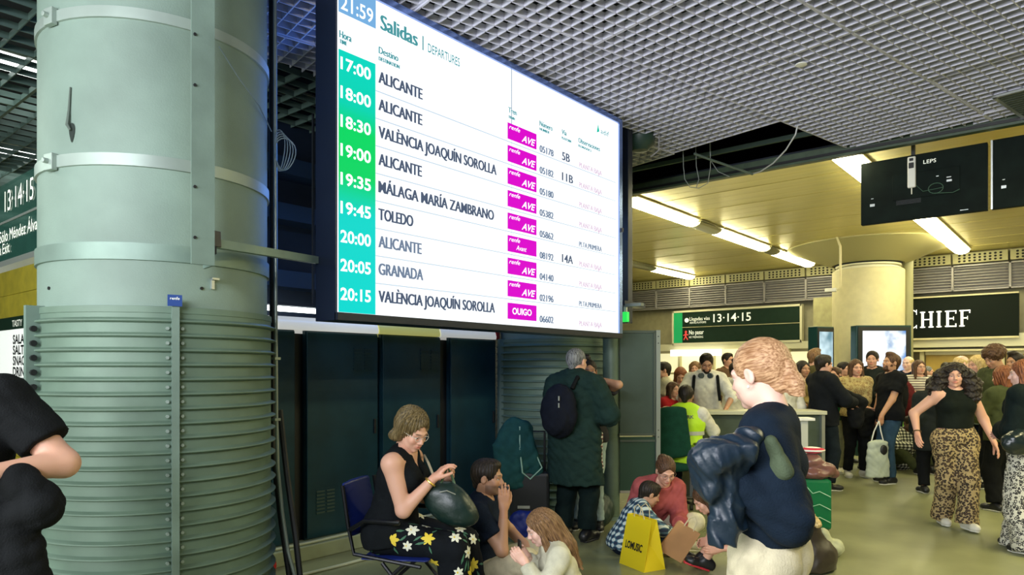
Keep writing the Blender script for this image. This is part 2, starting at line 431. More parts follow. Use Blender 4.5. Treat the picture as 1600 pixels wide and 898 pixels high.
def hair_build(style, L=.3):
    """returns prims (head local), planes, displacement"""
    face = ell((0, .112, -.030), (.067, .078, .108), k=.012, sub=True)
    P = [ell((0, -.02, .034), (.0845, .104, .092), k=.02)]; pl = []; amp = .0025
    ears = [ell((s*.09, .004, -.022), (.03, .032, .034), k=.008, sub=True) for s in (-1, 1)]
    if style == 'short':
        P += [ell((0, .035, .088), (.055, .045, .03), k=.025), seg((0, -.07, -.01), (0, -.075, -.06), .045, .03, k=.03), face]+ears; pl = [((0, .02, -.045), (0, .45, -1))]
    elif style == 'crop':
        P = [ell((0, -.02, .032), (.079, .099, .088), k=.02), seg((0, -.07, -.01), (0, -.07, -.05), .042, .03, k=.03), ell((0, .105, -.045), (.068, .078, .105), k=.01, sub=True)]+ears; pl = [((0, .02, -.045), (0, .45, -1))]
    elif style == 'quiff':
        P += [ell((0, .03, .11), (.06, .055, .032), k=.03), seg((0, -.07, -.01), (0, -.075, -.055), .045, .03, k=.03), face]+ears; pl = [((0, .02, -.045), (0, .45, -1))]
    elif style == 'long':
        P += [eseg((0, -.055, .02), (0, -.075, -L), .088, .06, .095, .03, (1, 0, 0), k=.03, flat=False)]
        for s in (-1, 1): P += [seg((s*.072, -.0, .045), (s*.088, .028, -L*.85), .03, .022, k=.03)]
        P += [ell((0, .118, -.035), (.056, .080, .118), k=.012, sub=True)]; amp = .004
    elif style == 'bob':
        P += [ell((0, -.03, .04), (.096, .108, .098), k=.02), eseg((0, -.05, .02), (0, -.055, -.11), .092, .065, .085, .05, (1, 0, 0), k=.03)]
        for s in (-1, 1): P += [seg((s*.078, .005, .05), (s*.082, .02, -.075), .03, .026, k=.03)]
        P += [ell((0, .120, -.035), (.057, .080, .116), k=.012, sub=True)]; amp = .005
    elif style == 'wavy':
        P += [ell((0, -.035, .045), (.096, .108, .098), k=.02), eseg((0, -.06, .02), (0, -.075, -.07), .09, .055, .075, .045, (1, 0, 0), k=.03)]
        for s in (-1, 1): P += [seg((s*.078, -.02, .05), (s*.078, -.03, -.055), .032, .028, k=.03), ell((s*.07, -.07, -.07), (.03, .035, .03), k=.02)]
        P += [ell((0, .118, -.035), (.066, .100, .116), k=.012, sub=True)]; amp = .007
    elif style == 'updo':
        P += [seg((0, -.06, .0), (0, -.07, -.05), .05, .03, k=.03), face]+ears+[ell((0, -.12, .045), (.045, .035, .04), k=.02)]; pl = [((0, .02, -.06), (0, .45, -1))]
    elif style == 'bun':
        P += [seg((0, -.06, .0), (0, -.07, -.05), .05, .03, k=.03), face]+ears+[ell((0, -.07, .14), (.04, .04, .035), k=.015)]; pl = [((0, .02, -.06), (0, .45, -1))]
    elif style == 'ponytail':
        P += [seg((0, -.06, .0), (0, -.07, -.05), .052, .035, k=.03), face]+ears+[ell((0, -.118, .0), (.02, .02, .02), k=.02), seg((0, -.118, -.0), (0, -.126, -.06), .018, .026, k=.015), seg((0, -.126, -.06), (0, -.128, -.13), .026, .022, k=.03), seg((0, -.128, -.13), (0, -.155, -.205), .020, .004, k=.02)]
        pl = [((0, .02, -.06), (0, .30, -1))]; amp = .0016
    elif style == 'curly':
        P = [ell((0, -.03, .035), (.125, .12, .105), k=.03)]
        r = random.Random(3)
        for s in (-1, 1):
            P += [ell((s*.12, -.01, -.03), (.075, .085, .10), k=.04), ell((s*.155, -.005, -.13), (.085, .085, .11), k=.04), ell((s*.15, .01, -.22), (.07, .07, .08), k=.04)]
            for _ in range(26):
                a = r.uniform(0, 6.28); P.append(ell((s*(.15+.085*math.cos(a)*r.uniform(.6, 1)), r.uniform(-.06, .06), -.12+.14*math.sin(a)), r.uniform(.018, .03), k=.012))
        P += [ell((0, -.09, -.12), (.15, .07, .15), k=.04), ell((0, .13, -.05), (.074, .12, .125), k=.012, sub=True)]; amp = .008
    elif style == 'afro':
        P = [ell((0, -.03, .06), (.125, .13, .105), k=.03), ell((0, .11, -.05), (.066, .078, .105), k=.015, sub=True)]; amp = .007
        pl = [((0, .02, -.06), (0, .45, -1))]
    elif style == 'ring':
        P = [ell((0, -.022, .03), (.080, .100, .086), k=.02), ell((0, .03, .10), (.085, .10, .06), k=.02, sub=True), face]+ears; pl = [((0, .02, -.045), (0, .45, -1))]
    if style in ('curly', 'afro'):
        def d(x, y, z): return amp*(np.sin(95*x+3*np.sin(60*z))*np.sin(90*y+2*np.sin(70*x))+np.sin(100*z+2*np.sin(80*y)))*.6
    elif style in ('ponytail', 'updo', 'bun'):
        def d(x, y, z):
            th = np.arctan2(z-.01, x); w = (y < -.12); q = np.where(w, np.arctan2(x, -y-.13), th); return amp*(np.sin(q*30+3*np.sin(y*16))+.6*np.sin(q*53+y*30))*.6
    else:
        def d(x, y, z):
            th = np.arctan2(x, -y-.0); return amp*(np.sin(th*26+4*np.sin(z*14))+.6*np.sin(th*47+z*30))*.6
    return P, pl, d
def glasses_part(root, M, col=(.05, .05, .05), metal=0):
    mb = MB(); 
    for s in (-1, 1):
        pts = [(s*.031+.021*math.cos(a), .098-.006*abs(math.cos(a)), -.004+.017*math.sin(a)) for a in [i*math.pi/8 for i in range(17)]]
        mb.tube(pts, .0016, 5); mb.tube([(s*.052, .094, .002), (s*.075, .06, .004), (s*.083, -.005, .0)], .0016, 5)
    mb.tube([(-.01, .099, .0), (0, .103, .003), (.01, .099, .0)], .0016, 5)
    o = mb.build('glasses', mat('glasses_%d' % (col[0]*99), col, .3, metal), root); o.matrix_basis = M; return o

def hand_prims(w, d, n, s, curl, S, point=False, thumb_in=.3):
    """w wrist, d towards fingers, n palm normal, s towards thumb"""
    w, d, n, s = (np.array(q, float) for q in (w, d, n, s)); P = []
    offs = (.030, .010, -.010, -.029); lens = (.072, .080, .074, .058); base = (.085, .090, .086, .078)
    for o, Ln, b in zip(offs, lens, base):
        kn = w+(d*b+s*o)*S
        P.append(seg(w+(d*.012+s*o*.55)*S, kn, .0155*S, .0125*S, k=.010*S))
        q = kn; a = curl*.55
        for fr, r0, r1 in ((.45, .0098, .0092), (.31, .0092, .0084), (.24, .0084, .0072)):
            v = nz(d*math.cos(a)+n*math.sin(a)+s*o*.8*(1 if a < .6 else 0)); q2 = q+v*Ln*fr*S; P.append(seg(q, q2, r0*S, r1*S, k=.003*S)); q = q2; a += curl*.9
    t0 = w+(d*.022+s*.022+n*.006)*S; t1 = t0+(d*.030+s*.026*(1-thumb_in*.5)+n*.012*(1+thumb_in))*S; t2 = t1+nz(d*.8+s*(.35-thumb_in*.6)+n*(.2+thumb_in*.6))*.034*S; t3 = t2+nz(d*.85+s*(.1-thumb_in*.5)+n*(.25+thumb_in*.5))*.026*S
    P += [seg(t0, t1, .0175*S, .0128*S, k=.012*S), seg(t1, t2, .0122*S, .0105*S, k=.003*S), seg(t2, t3, .0105*S, .0082*S, k=.003*S)]
    return P

def person(label, loc, heading, H=1.7, female=False, g=1.0, level='mid', pel=None, prot=None, lean=(0, 0, 0), head=(0, 0, 0), arms=None, legs=None, hands=None,
           skin='fair', top=None, bottom=None, shoes=None, hair=('short', 'dark', .3), glasses=None, beard=None, stub=0, group=None, hs=1.0, nohead=False, seed=0, lips=1.0, jacket=None, xtra=None):
    S = H/1.7; root = thing('person', label, 'person', (loc[0], loc[1], 0), math.radians(40-heading), group)
    vb, vh, vd, vc = VOX[level]; sk = SKIN[skin]; arms = arms or {}; legs = legs or {}; hands = hands or {}
    P = V3(0, 0, .93)*S if pel is None else np.array(pel, float)
    Rp = Rzyx(*(prot or (lean[2]*.3, lean[0]*.35, lean[1]*.4))); Rt = Rzyx(lean[2], lean[0], lean[1]); Rm = Rzyx(lean[2]*.6, lean[0]*.65, lean[1]*.6)
    if female: hipw, ah, bh, aw, bw, ac, bc, at, bt, sw = .088, .170, .115, .128, .092, .140, .100, .115, .07, .158
    else: hipw, ah, bh, aw, bw, ac, bc, at, bt, sw = .085, .158, .11, .142, .10, .165, .115, .14, .082, .178
    ah, bh, aw, bw, ac, bc = (q*g*S for q in (ah, bh, aw, bw, ac, bc)); at *= S*(.5+.5*g); bt *= S*g; sw *= S*(.6+.4*g)
    up = V3(0, 0, 1)
    Wp = P+Rm @ (up*.14*S); Cp = Wp+Rt @ (up*.18*S); T = Cp+Rt @ (V3(0, -.012, .13)*S); NB = T+Rt @ (V3(0, 0, .035)*S)
    Rh = Rzyx(*head); HC = NB+nz(Rt @ up*.55+Rh @ up*.45)*.153*S+Rh @ V3(0, .022, 0)*S
    J = dict(P=P, W=Wp, C=Cp, T=T, NB=NB, HC=HC, Rt=Rt, Rh=Rh, Rp=Rp, S=S, root=root)
    prim = [ell(P-up*.01*S, (ah*.97, bh, .12*S), Rp.T*0+Rp, k=.05), eseg(P, Wp, ah*.95, bh, aw, bw, Rp[:, 0], k=.05), eseg(Wp, Cp, aw, bw, ac, bc, Rt[:, 0], k=.05), eseg(Cp, T, ac, bc, at, bt, Rt[:, 0], k=.05),
            seg(T, NB+nz(HC-NB)*.05*S, .058*S, .046*S, k=.03)]
    bust = []
    if female:
        for s in (-1, 1): bust.append(Cp+Rt @ (V3(s*.065*g, bc/S*.72, .015)*S))
    for q in bust: prim.append(ell(q, (.058*S*g, .048*S*g, .056*S*g), Rt, k=.04))
    SH = {}; EL = {}; WR = {}; HP = {}; KN = {}; AN = {}; HD = {}
    for n, s in (('L', -1), ('R', 1)):
        sh = T+Rt @ (V3(s*sw/S, 0, -.022)*S); SH[n] = sh
        wt, pole = arms.get(n, (sh+V3(s*.06, .05, -.50)*S, (s*.5, -1, 0)))
        e, w = ik(sh, wt, .285*S, .25*S, pole); EL[n], WR[n] = e, w
        prim += [seg(T+Rt @ (V3(s*.05, 0, 0)*S), sh, .062*S, .058*S*(.6+.4*g), k=.04), seg(sh, e, .052*S*g, .040*S*g, k=.03), seg(e, w, .042*S*g, .027*S, k=.02)]
        hp = P+Rp @ (V3(s*hipw*g, 0, -.03)*S); HP[n] = hp
        at_, kp, toe = legs.get(n, (V3(s*.11*g, 0, .085)*S, (0, 1, 0), (s*.15, 1, 0)))
        k_, a_ = ik(hp, at_, .425*S, .405*S, kp); KN[n], AN[n] = k_, a_
        td = nz(toe); hl = a_-td*.045*S-up*.03*S; bl = a_+td*.12*S-up*.055*S
        J['toe'+n] = td
        prim += [seg(hp, k_, .083*S*g, .056*S*g, k=.05), seg(k_, a_, .055*S*g, .036*S, k=.02), ell(a_+(k_-a_)*.68+nz(np.cross(np.cross(k_-a_, td), k_-a_))*-.015*S, (.05*S*g,)*3, k=.04),
                 seg(hl, bl, .034*S, .026*S, k=.03)]
    J.update(SH=SH, EL=EL, WR=WR, HP=HP, KN=KN, AN=AN)
    vs, Q = sdf_mesh(prim, vb*S); cols = np.tile(np.array(sk), (len(vs), 1))
    VS = [vs]; QS = [Q]; CSL = [cols]; off = len(vs)
    for n, s in (('L', -1), ('R', 1)):
        hd = hands.get(n, {})
        if hd.get('skip'): continue
        d = nz(hd.get('dir', WR[n]-EL[n])); pn = hd.get('palm', (-s, .2, 0)); pn = np.array(pn, float); pn = nz(pn-d*pn.dot(d)); th = np.cross(d, pn)*(-s)
        if 'thumb' in hd:
            th = np.array(hd['thumb'], float); th = nz(th-d*th.dot(d)); pn = nz(np.cross(d, th)*(s)) if 'palm' not in hd else nz(pn-th*pn.dot(th))
        hp_ = hand_prims(WR[n]+d*.008*S, d, pn, nz(th), hd.get('curl', .5), S*.98, thumb_in=hd.get('thumb_in', .3))+[seg(WR[n]-nz(WR[n]-EL[n])*.05*S, WR[n]+d*.02*S, .030*S, .024*S, k=.02)]
        HD[n] = (WR[n], d, pn, nz(th))
        vs, Q = sdf_mesh(hp_, vd*S); VS.append(vs); QS.append(Q+off); CSL.append(np.tile(np.array(sk)*[1.02, .95, .92], (len(vs), 1))); off += len(vs)
    J['HD'] = HD
    hsS = S*hs
    Mh = Matrix.Translation(HC) @ Matrix(Rh.tolist()).to_4x4() @ Matrix.Scale(hsS, 4); J['Mh'] = Mh
    if not nohead:
        vs, Q = sdf_mesh(head_prims(), vh); cl = head_cols(vs, sk, lips, stub=stub, brow=HAIR.get(hair[1] if hair else 'dark')[0] if hair and hair[1] in ('brown', 'dark') else (.06, .035, .02))
        vs = (vs*hsS) @ Rh.T+HC; VS.append(vs); QS.append(Q+off); CSL.append(cl); off += len(vs)
    vs = np.concatenate(VS); Q = np.concatenate(QS); cl = np.concatenate(CSL)
    me = np_mesh('body', vs, Q); at2 = me.color_attributes.new('col', 'FLOAT_COLOR', 'POINT')
    if len(me.vertices) == len(cl): at2.data.foreach_set('color', np.concatenate([cl, np.ones((len(cl), 1))], 1).astype(np.float32).ravel())
    link('body', me, skin_mat(), root)
    if not nohead and level != 'far' or (level == 'far' and not nohead and 100 < heading < 260):
        for s in (-1, 1):
            e = link('eye', eye_mesh(), None, root); e.matrix_basis = Mh @ Matrix.Translation((s*.030, .0735, -.002))
    if hair and not nohead:
        hp2, pl, dd = hair_build(hair[0], hair[2] if len(hair) > 2 else .3)
        if len(hair) > 3: hp2 += hair[3]
        o = soft('hair', hp2, vh*1.05, hair_mat(hair[1]+'_swept', *HAIR[hair[1]], sc=(75, 9, 75)) if hair[0] in ('ponytail', 'updo', 'bun') else hairm(hair[1]), root, dd, pl); o.matrix_basis = Mh
    if beard and not nohead:
        bp = [ell((0, .026, -.045), (.061, .067, .083), k=.02), ell((0, .07, -.095), (.026, .022, .022), k=.02), ell((0, .09, -.047), (.022, .016, .006), k=.008), ell((0, .11, -.0), (.062, .07, .052), k=.01, sub=True), ell((0, .105, -.064), (.02, .03, .010), k=.004, sub=True)]
        o = soft('beard', bp, vh*1.1, hairm(beard), root, hair_build('crop')[2], [((0, 0, -.02), (0, -.3, 1)), ((0, -.005, 0), (0, -1, 0))]); o.matrix_basis = Mh
    if glasses: glasses_part(root, Mh, glasses)
    # clothes ---------------------------------------------------------
    def torso_prims(e, hem, at_waist=False, flare=0, puff=0, cropz=.06):
        st = P-Rp @ (up*hem*S) if not at_waist else Wp-Rm @ (up*cropz*S)
        sa, sb = (ah+e+flare, bh+e+flare) if not at_waist else (aw+e+.01, bw+e+.01)
        pr = []
        if at_waist: pr.append(eseg(st, Cp, sa, sb, ac+e, bc+e, Rt[:, 0], k=.03, flat0=True))
        else:
            pr.append(eseg(st, P, sa+.018*S, sb+.018*S, ah+e+.014*S, bh+e+.014*S, Rp[:, 0], k=.02, flat0=True)) if hem > .02 else None
            pr += [eseg(P if hem > .02 else st, Wp, ah+e+.014*S, bh+e+.014*S, aw+e+puff, bw+e+puff, Rm[:, 0], k=.04, flat0=hem <= .02), eseg(Wp, Cp, aw+e+puff, bw+e+puff, ac+e, bc+e, Rt[:, 0], k=.04)]
        pr.append(eseg(Cp, T, ac+e, bc+e, at+e*.8, bt+e*.8, Rt[:, 0], k=.04))
        for q in bust: pr.append(ell(q, (.060*S*g+e*.7, .049*S*g+e*.8, .058*S*g+e*.7), Rt, k=.05))
        return pr
    def top_piece(name, tp, sd=0):
        e = tp.get('fit', .014)*S; sl = tp.get('sleeve', 'long'); pr = torso_prims(e, tp.get('hem', .06), tp.get('crop', False), tp.get('flare', 0)*S, tp.get('puff', 0)*S, tp.get('cropz', .06))
        for n, s in (('L', -1), ('R', 1)):
            sh, el_, wr = SH[n], EL[n], WR[n]
            if sl == 'none':
                pr.append(seg(T+Rt @ (V3(s*.03, -.01, -.03)*S), T+Rt @ (V3(s*sw/S*.66, -.005, -.004)*S), .066*S+e*.5, .056*S+e*.5, k=.03)); continue
            pr.append(seg(T+Rt @ (V3(s*.04, 0, -.005)*S), sh, .056*S+e, .058*S*(.6+.4*g)+e*.8, k=.04))
            if sl == 'short':
                f = tp.get('len', .62); q = sh+(el_-sh)*f; pr.append(seg(sh, q, .052*S*g+e+.002, (.047+.006)*S*g+e, k=.03, flat=True))
            elif sl == 'elbow': pr += [seg(sh, el_, .052*S*g+e, .045*S*g+e, k=.03), seg(el_, el_+(wr-el_)*.25, .045*S*g+e, .045*S*g+e, k=.02, flat=True)]
            else:
                f = .93 if sl == 'long' else .45
                pr += [seg(sh, el_, .052*S*g+e, .044*S*g+e, k=.035), seg(el_, el_+(wr-el_)*f, .045*S*g+e, .031*S*g+e, k=.03, flat=True)]
        if tp.get('hood'): pr += [ell(T+Rt @ (V3(0, -.085, .0)*S), (.11*S, .06*S, .08*S), Rt, k=.03)]
        if tp.get('collar'): pr.append(seg(T+Rt @ (V3(0, 0, -.01)*S), NB+Rt @ (V3(0, 0, .045)*S), .078*S, .07*S, k=.02, flat=True))
        nk = tp.get('neck', 'crew'); nc = NB+Rt @ (V3(0, .035, .045)*S)
        if tp.get('collar'): pr.append(ell(NB+Rt @ (V3(0, .025, .07)*S), (.058*S, .065*S, .07*S), Rt, k=.006, sub=True))
        elif nk == 'crew': pr.append(ell(nc, (.078*S, .075*S, .060*S), Rt, k=.006, sub=True))
        elif nk == 'v': pr += [ell(nc, (.09*S, .08*S, .065*S), Rt, k=.006, sub=True), seg(NB+Rt @ (V3(0, .08, .02)*S), NB+Rt @ (V3(0, .15, -.13)*S), .055*S, .012*S, k=.005, sub=True)]
        elif nk == 'scoop': pr += [ell(nc+Rt @ (V3(0, .02, -.03)*S), (.105*S, .10*S, .085*S), Rt, k=.006, sub=True)]
        return soft(name, pr, vc*tp.get('vs', 1)*S, tp['m'], root, folds(tp.get('amp', .007)*S, 20, seed+sd))
    if top: top_piece(top.get('name', 'shirt'), top)
    if jacket: top_piece(jacket.get('name', 'jacket'), jacket, 5)
    if bottom:
        e = bottom.get('fit', .014)*S; ln = bottom.get('len', .93); pr = [ell(P-up*.01*S, (ah*.97+e, bh+e, .12*S), Rp, k=.05), eseg(P, P+(Wp-P)*.75, ah*.95+e, bh+e, aw+e*.6+.006, bw+e*.6+.006, Rp[:, 0], k=.03, flat=True)]
        for n in 'LR':
            h_, k_, a_ = HP[n], KN[n], AN[n]; kr = bottom.get('knee', .058*g+.018)*S; hr = bottom.get('hemr', .064*g)*S
            pr.append(seg(h_, k_, .085*S*g+e, kr, k=.05))
            end = k_+(a_-k_)*ln; 
            if ln > 1: end = a_+nz(a_-k_)*(ln-1)*.4*S
            pr.append(seg(k_, end, kr, hr, k=.02, flat=True))
        soft(bottom.get('name', 'trousers'), pr, vc*S, bottom['m'], root, folds(bottom.get('amp', .008)*S, 17, seed+2))
    if shoes:
        for n in 'LR':
            a_ = AN[n]; td = J['toe'+n]; hl = a_-td*.045*S-up*.035*S; bl = a_+td*.125*S-up*.048*S; sd = nz(np.cross(td, up))
            pr = [seg(hl, a_+up*.0*S, .041*S, .046*S, k=.02), eseg(hl, bl, .038*S, .045*S, .043*S, .036*S, sd, k=.03), eseg(bl, bl+td*.035*S, .043*S, .036*S, .032*S, .026*S, sd, k=.03)]
            if shoes.get('boot'): pr.append(seg(a_, a_+nz(KN[n]-a_)*.12*S, .046*S, .05*S, k=.02, flat=True))
            fz = a_[2]-.085*S; dn = -up if abs(td[2]) < .35 else -nz(np.cross(np.cross(td, up), td))
            so = a_+dn*.062*S
            dn = -nz(np.cross(sd, td)); dn = dn if dn[2] < 0 or abs(td[2]) > .9 else -dn
            o = soft('shoe', pr, max(vc*.7, .007)*S, shoes['m'], root, None, [(a_+dn*.072*S, dn)])
            sp = [eseg(a_-td*.05*S+dn*.076*S, a_+td*.12*S+dn*.076*S, .040*S, .013*S, .045*S, .013*S, sd, k=.01), eseg(a_+td*.12*S+dn*.076*S, a_+td*.165*S+dn*.074*S, .045*S, .013*S, .028*S, .012*S, sd, k=.01)]
            soft('sole', sp, max(vc*.6, .006)*S, shoes['sole'], o, None, [(a_+dn*.085*S, dn)])
    return J
# ------------------------------------------------------------------ the setting
sed_steel = mat('steel_green', (.19, .27, .23), .5, .25, noise=.22, nscale=2.5, bump=.05, bscale=90)
M_FLOOR = mat('floor_terrazzo', (.24, .25, .13), .30, noise=.25, nscale=1.3, bump=.03, bscale=30, spec=.5)
nt = M_FLOOR.node_tree; n2 = nt.nodes.new('ShaderNodeTexNoise'); n2.inputs['Scale'].default_value = 3; n2.inputs['Detail'].default_value = 8
nt.links.new(ramp(nt.nodes, nt.links, n2.outputs[0], [(.35, (.22,)*3), (.7, (.5,)*3)]), nt.nodes['Principled BSDF'].inputs['Roughness'])
M_DARK = mat('void_dark', (.012, .018, .028), .8); M_BLACK = mat('black_plastic', (.012, .013, .014), .4)
M_COL = mat('column_paint', (.205, .285, .24), .6, noise=.16, nscale=2.2, bump=.12, bscale=120)
M_COL2 = mat('column_band', (.33, .40, .36), .45, .3, noise=.15, nscale=3)
M_RIB = mat('ribbed_wrap', (.135, .205, .155), .55, .10, noise=.18, nscale=3, bump=.05, bscale=70)
M_CREAM = mat('cream_panel', (.62, .56, .33), .5, noise=.08, nscale=3)
M_SOFF = mat('soffit_metal', (.66, .57, .19), .30, .45, noise=.10, nscale=3, stretch=(.15, 3, 1))
M_GRID = mat('ceiling_grid_paint', (.58, .58, .68), .45, noise=.1, nscale=4)
M_ALU = mat('aluminium', (.55, .58, .56), .35, .8); M_WHITE = mat('white_paint', (.78, .78, .72), .4)
M_LAMP = mat('lamp_diffuser', (.9, .9, .8), .4, emit=(1, .92, .55), es=19)
M_LAMPW = mat('lamp_tube_cool', (.9, .95, .95), .4, emit=(.92, 1, .96), es=4)
M_SIGNG = mat('sign_green_black', (.010, .026, .017), .6, noise=.1, spec=.15)
M_TXT = mat('sign_lettering', (.8, .82, .75), .5, emit=(.9, .95, .8), es=.35)

struct(bx('floor', (-16, -6, -.2), (10, 18, 0), M_FLOOR))
struct(bx('ceiling', (-16, -6, 5.1), (10, 18, 5.3), M_DARK))
struct(bx('wall_north', (-16, 17.6, 0), (10, 17.9, 5.1), mat('far_wall', (.30, .28, .18), .7, noise=.1)))
struct(bx('wall_west', (-16, -6, 0), (-15.8, 18, 5.1), M_DARK)); struct(bx('wall_east', (9.8, -6, 0), (10, 18, 5.1), mat('wall_grey', (.25, .27, .24), .7)))
struct(bx('wall_south', (-16, -6, 0), (10, -5.8, 5.1), mat('wall_grey', (.25, .27, .24), .7)))
struct(bx('wall_service', (-6.5, 2.7, 0), (-6.3, 8.6, 5.1), mat('service_wall', (.006, .016, .04), .6, noise=.3, nscale=2)))

# open cell ceiling: panels of crossing slats, hung in two directions
SH_, SP, ST = .05, .11, .0075
def clip_seg(a, b, polys):
    """clip the segment a-b to a convex region given as (normal, offset) with n.p <= c"""
    t0, t1 = 0., 1.; d = b-a
    for n, c in polys:
        na, nd = n.dot(a), n.dot(d)
        if abs(nd) < 1e-9:
            if na > c: return None
            continue
        t = (c-na)/nd
        if nd > 0: t1 = min(t1, t)
        else: t0 = max(t0, t)
    return (a+d*t0, a+d*t1) if t1-t0 > .02 else None
_slat = {}
def slat_obj(a, b, z, root, m, th=ST):
    L = round((b-a).length, 3); key = (L, m.name, th)
    if key not in _slat:
        mb = MB().box((0, -th/2, 0), (L, th/2, SH_)); me = mb.mesh('slat'); me.materials.append(m); _slat[key] = me
    o = bpy.data.objects.new('slat', _slat[key]); COL.objects.link(o); o.parent = root
    o.location = (a.x, a.y, z); o.rotation_euler = (0, 0, math.atan2(b.y-a.y, b.x-a.x))
def grid_region(ang, org, nu, nv, pw, region, z, skip, m, sp=SP):
    du = Vector((math.cos(ang), math.sin(ang))); dv = Vector((-math.sin(ang), math.cos(ang))); rp = random.Random(5)
    for i in range(nu[0], nu[1]):
        for j in range(nv[0], nv[1]):
            if (i, j) in skip: continue
            o0 = Vector(org)+du*(i*pw)+dv*(j*pw); zz = z+rp.choice((0, 0, 0, .012, -.006)); segs = []
            n = round(pw/sp)
            for k in range(n+1):
                q = k*pw/n+(.006 if k == 0 else -.006 if k == n else 0)
                for a, b in ((o0+du*.006+dv*q, o0+du*(pw-.006)+dv*q), (o0+dv*.006+du*q, o0+dv*(pw-.006)+du*q)):
                    c = clip_seg(a, b, region)
                    if c: segs.append((c, .014 if k in (0, n) else ST))
            if not segs: continue
            c0 = o0+(du+dv)*pw/2
            # only panels the camera or a camera a step aside could see
            cc = Vector((c0.x, c0.y, 0)); D = cc.dot(FWD); R_ = cc.dot(RGT)
            if D < .9 or abs(R_) > D*1.05+1.2: continue
            root = thing('ceiling_panel', None, None); del_keys(root); root['kind'] = 'structure'
            for (c, th) in segs: slat_obj(c[0], c[1], zz, root, m, th)
def del_keys(o): pass
RY = [(Vector((0, 1)), 8.34), (Vector((0, -1)), 1.0)]
ga = math.radians(78.6)
# grid coordinates of the open hole left of centre, from where its corners hang in space
def ghit(px, py, z=4.0): v = W(px, (z-CH)*F/(HOR-py)); return Vector((v.x, v.y))
hc = ghit(1222, 191); PW = 1.32
grid_region(ga, hc, (-8, 5), (-5, 5), PW, RY+[(Vector((-1, 0)), 5.05)], 4.0, {(0, 0), (0, 1), (1, 0)}, M_GRID)
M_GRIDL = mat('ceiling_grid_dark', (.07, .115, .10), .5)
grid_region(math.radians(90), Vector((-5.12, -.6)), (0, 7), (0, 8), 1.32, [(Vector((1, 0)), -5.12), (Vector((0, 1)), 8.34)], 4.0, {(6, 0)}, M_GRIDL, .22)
# frame of the service hatch beside the hole and the rails the panels hang from
r0 = thing('ceiling_rail', None, None); r0['kind'] = 'structure'
for k in range(5):
    bx('rail', (-5.1, 1.6+k*1.6, 4.12), (6, 1.64+k*1.6, 4.17), M_GRIDL, r0)
# ducts and pipes in the void above the grid
for k, (x, y) in enumerate(((-4.4, .35), (-2.6, .22), (-.4, .3), (1.8, .2), (3.9, .32))):
    struct(MB().tube([(x, -2, 4.75), (x, 8.2, 4.75)], y*.7, 14).build('ceiling_duct', M_DARK, smooth=True))
# cool strip lamps above the west grid
for x in (-7.45, -10.5, -13.2):
    t = thing('strip_lamp', {-7.45: 'cool white strip lamp above the dark ceiling grid, nearer one by the grey column', -10.5: 'cool white strip lamp above the dark ceiling grid, just over the platform sign', -13.2: 'cool white strip lamp above the dark ceiling grid, hidden far behind the sign'}[x], 'lamp', (x, 3, 4.25))
    bx('diffuser', (-.14, -3.4, 0), (.14, 4.6, .05), M_LAMPW, t); bx('housing', (-.18, -3.4, .05), (.18, 4.6, .1), M_WHITE, t)

# soffit of metal planks beyond the fascia beam
sf = thing('ceiling_soffit', None, None); sf['kind'] = 'structure'
me = MB().box((-15.8, 0, 0), (9.8, .295, .03)).mesh('plank'); me.materials.append(M_SOFF)
for k in range(30):
    o = bpy.data.objects.new('plank', me); COL.objects.link(o); o.parent = sf; o.location = (0, 8.46+k*.305, 4.02+(k % 3)*.0015)
struct(bx('trim_1', (-15.8, 8.44, 4.055), (9.8, 17.6, 4.1), M_DARK))
M_FASC = mat('fascia_green', (.055, .085, .05), .45, noise=.2)
struct(bx('trim_2', (-15.8, 8.36, 3.93), (9.8, 8.45, 4.055), M_FASC)); struct(bx('trim_3', (-15.8, 8.345, 3.955), (9.8, 8.36, 3.985), M_BLACK))

# frieze of louvred panels and perforated vents along the back wall
YW = 17.4
M_LOUV = mat('louvre_grey', (.30, .29, .30), .5, .2, noise=.08); M_HOLE = mat('hole_black', (.01, .01, .008), .8)
for k in range(-15, 9):
    x0 = -.44+k*1.0
    t = thing('wall_frieze_panel', None, None); t['kind'] = 'structure'
    mb = MB(); mb.box((x0, YW-.02, 3.2), (x0+.04, YW+.1, 3.74)); mb.box((x0, YW-.02, 3.2), (x0+1, YW+.1, 3.23)); mb.box((x0, YW-.02, 3.71), (x0+1, YW+.1, 3.74)); mb.box((x0, YW+.06, 3.2), (x0+1, YW+.1, 3.74))
    mb.build('frame', M_LOUV, t)
    for j in range(8):
        Mx = Matrix.Translation((x0+.52, YW+.02, 3.262+j*.06)) @ Matrix.Rotation(math.radians(35), 4, 'X')
        MB().box((-.475, -.028, -.004), (.475, .028, .004), Mx).build('slat', M_LOUV, t)
    v = thing('wall_vent_panel', None, None); v['kind'] = 'structure'
    bx('panel', (x0+.02, YW+.03, 3.78), (x0+.98, YW+.1, 3.99), mat('vent_cream', (.42, .40, .22), .5), v)
    mb = MB()
    for a in range(9):
        for b in range(3):
            cx, cz = x0+.14+a*.09, 3.825+b*.06
            pts = [(cx+.026*math.cos(q*math.pi/4), YW+.024, cz+.022*math.sin(q*math.pi/4)) for q in range(8)]
            mb.add(pts, [tuple(range(8))])
    o = mb.build('hole', M_HOLE, v); o['kind'] = 'stuff'

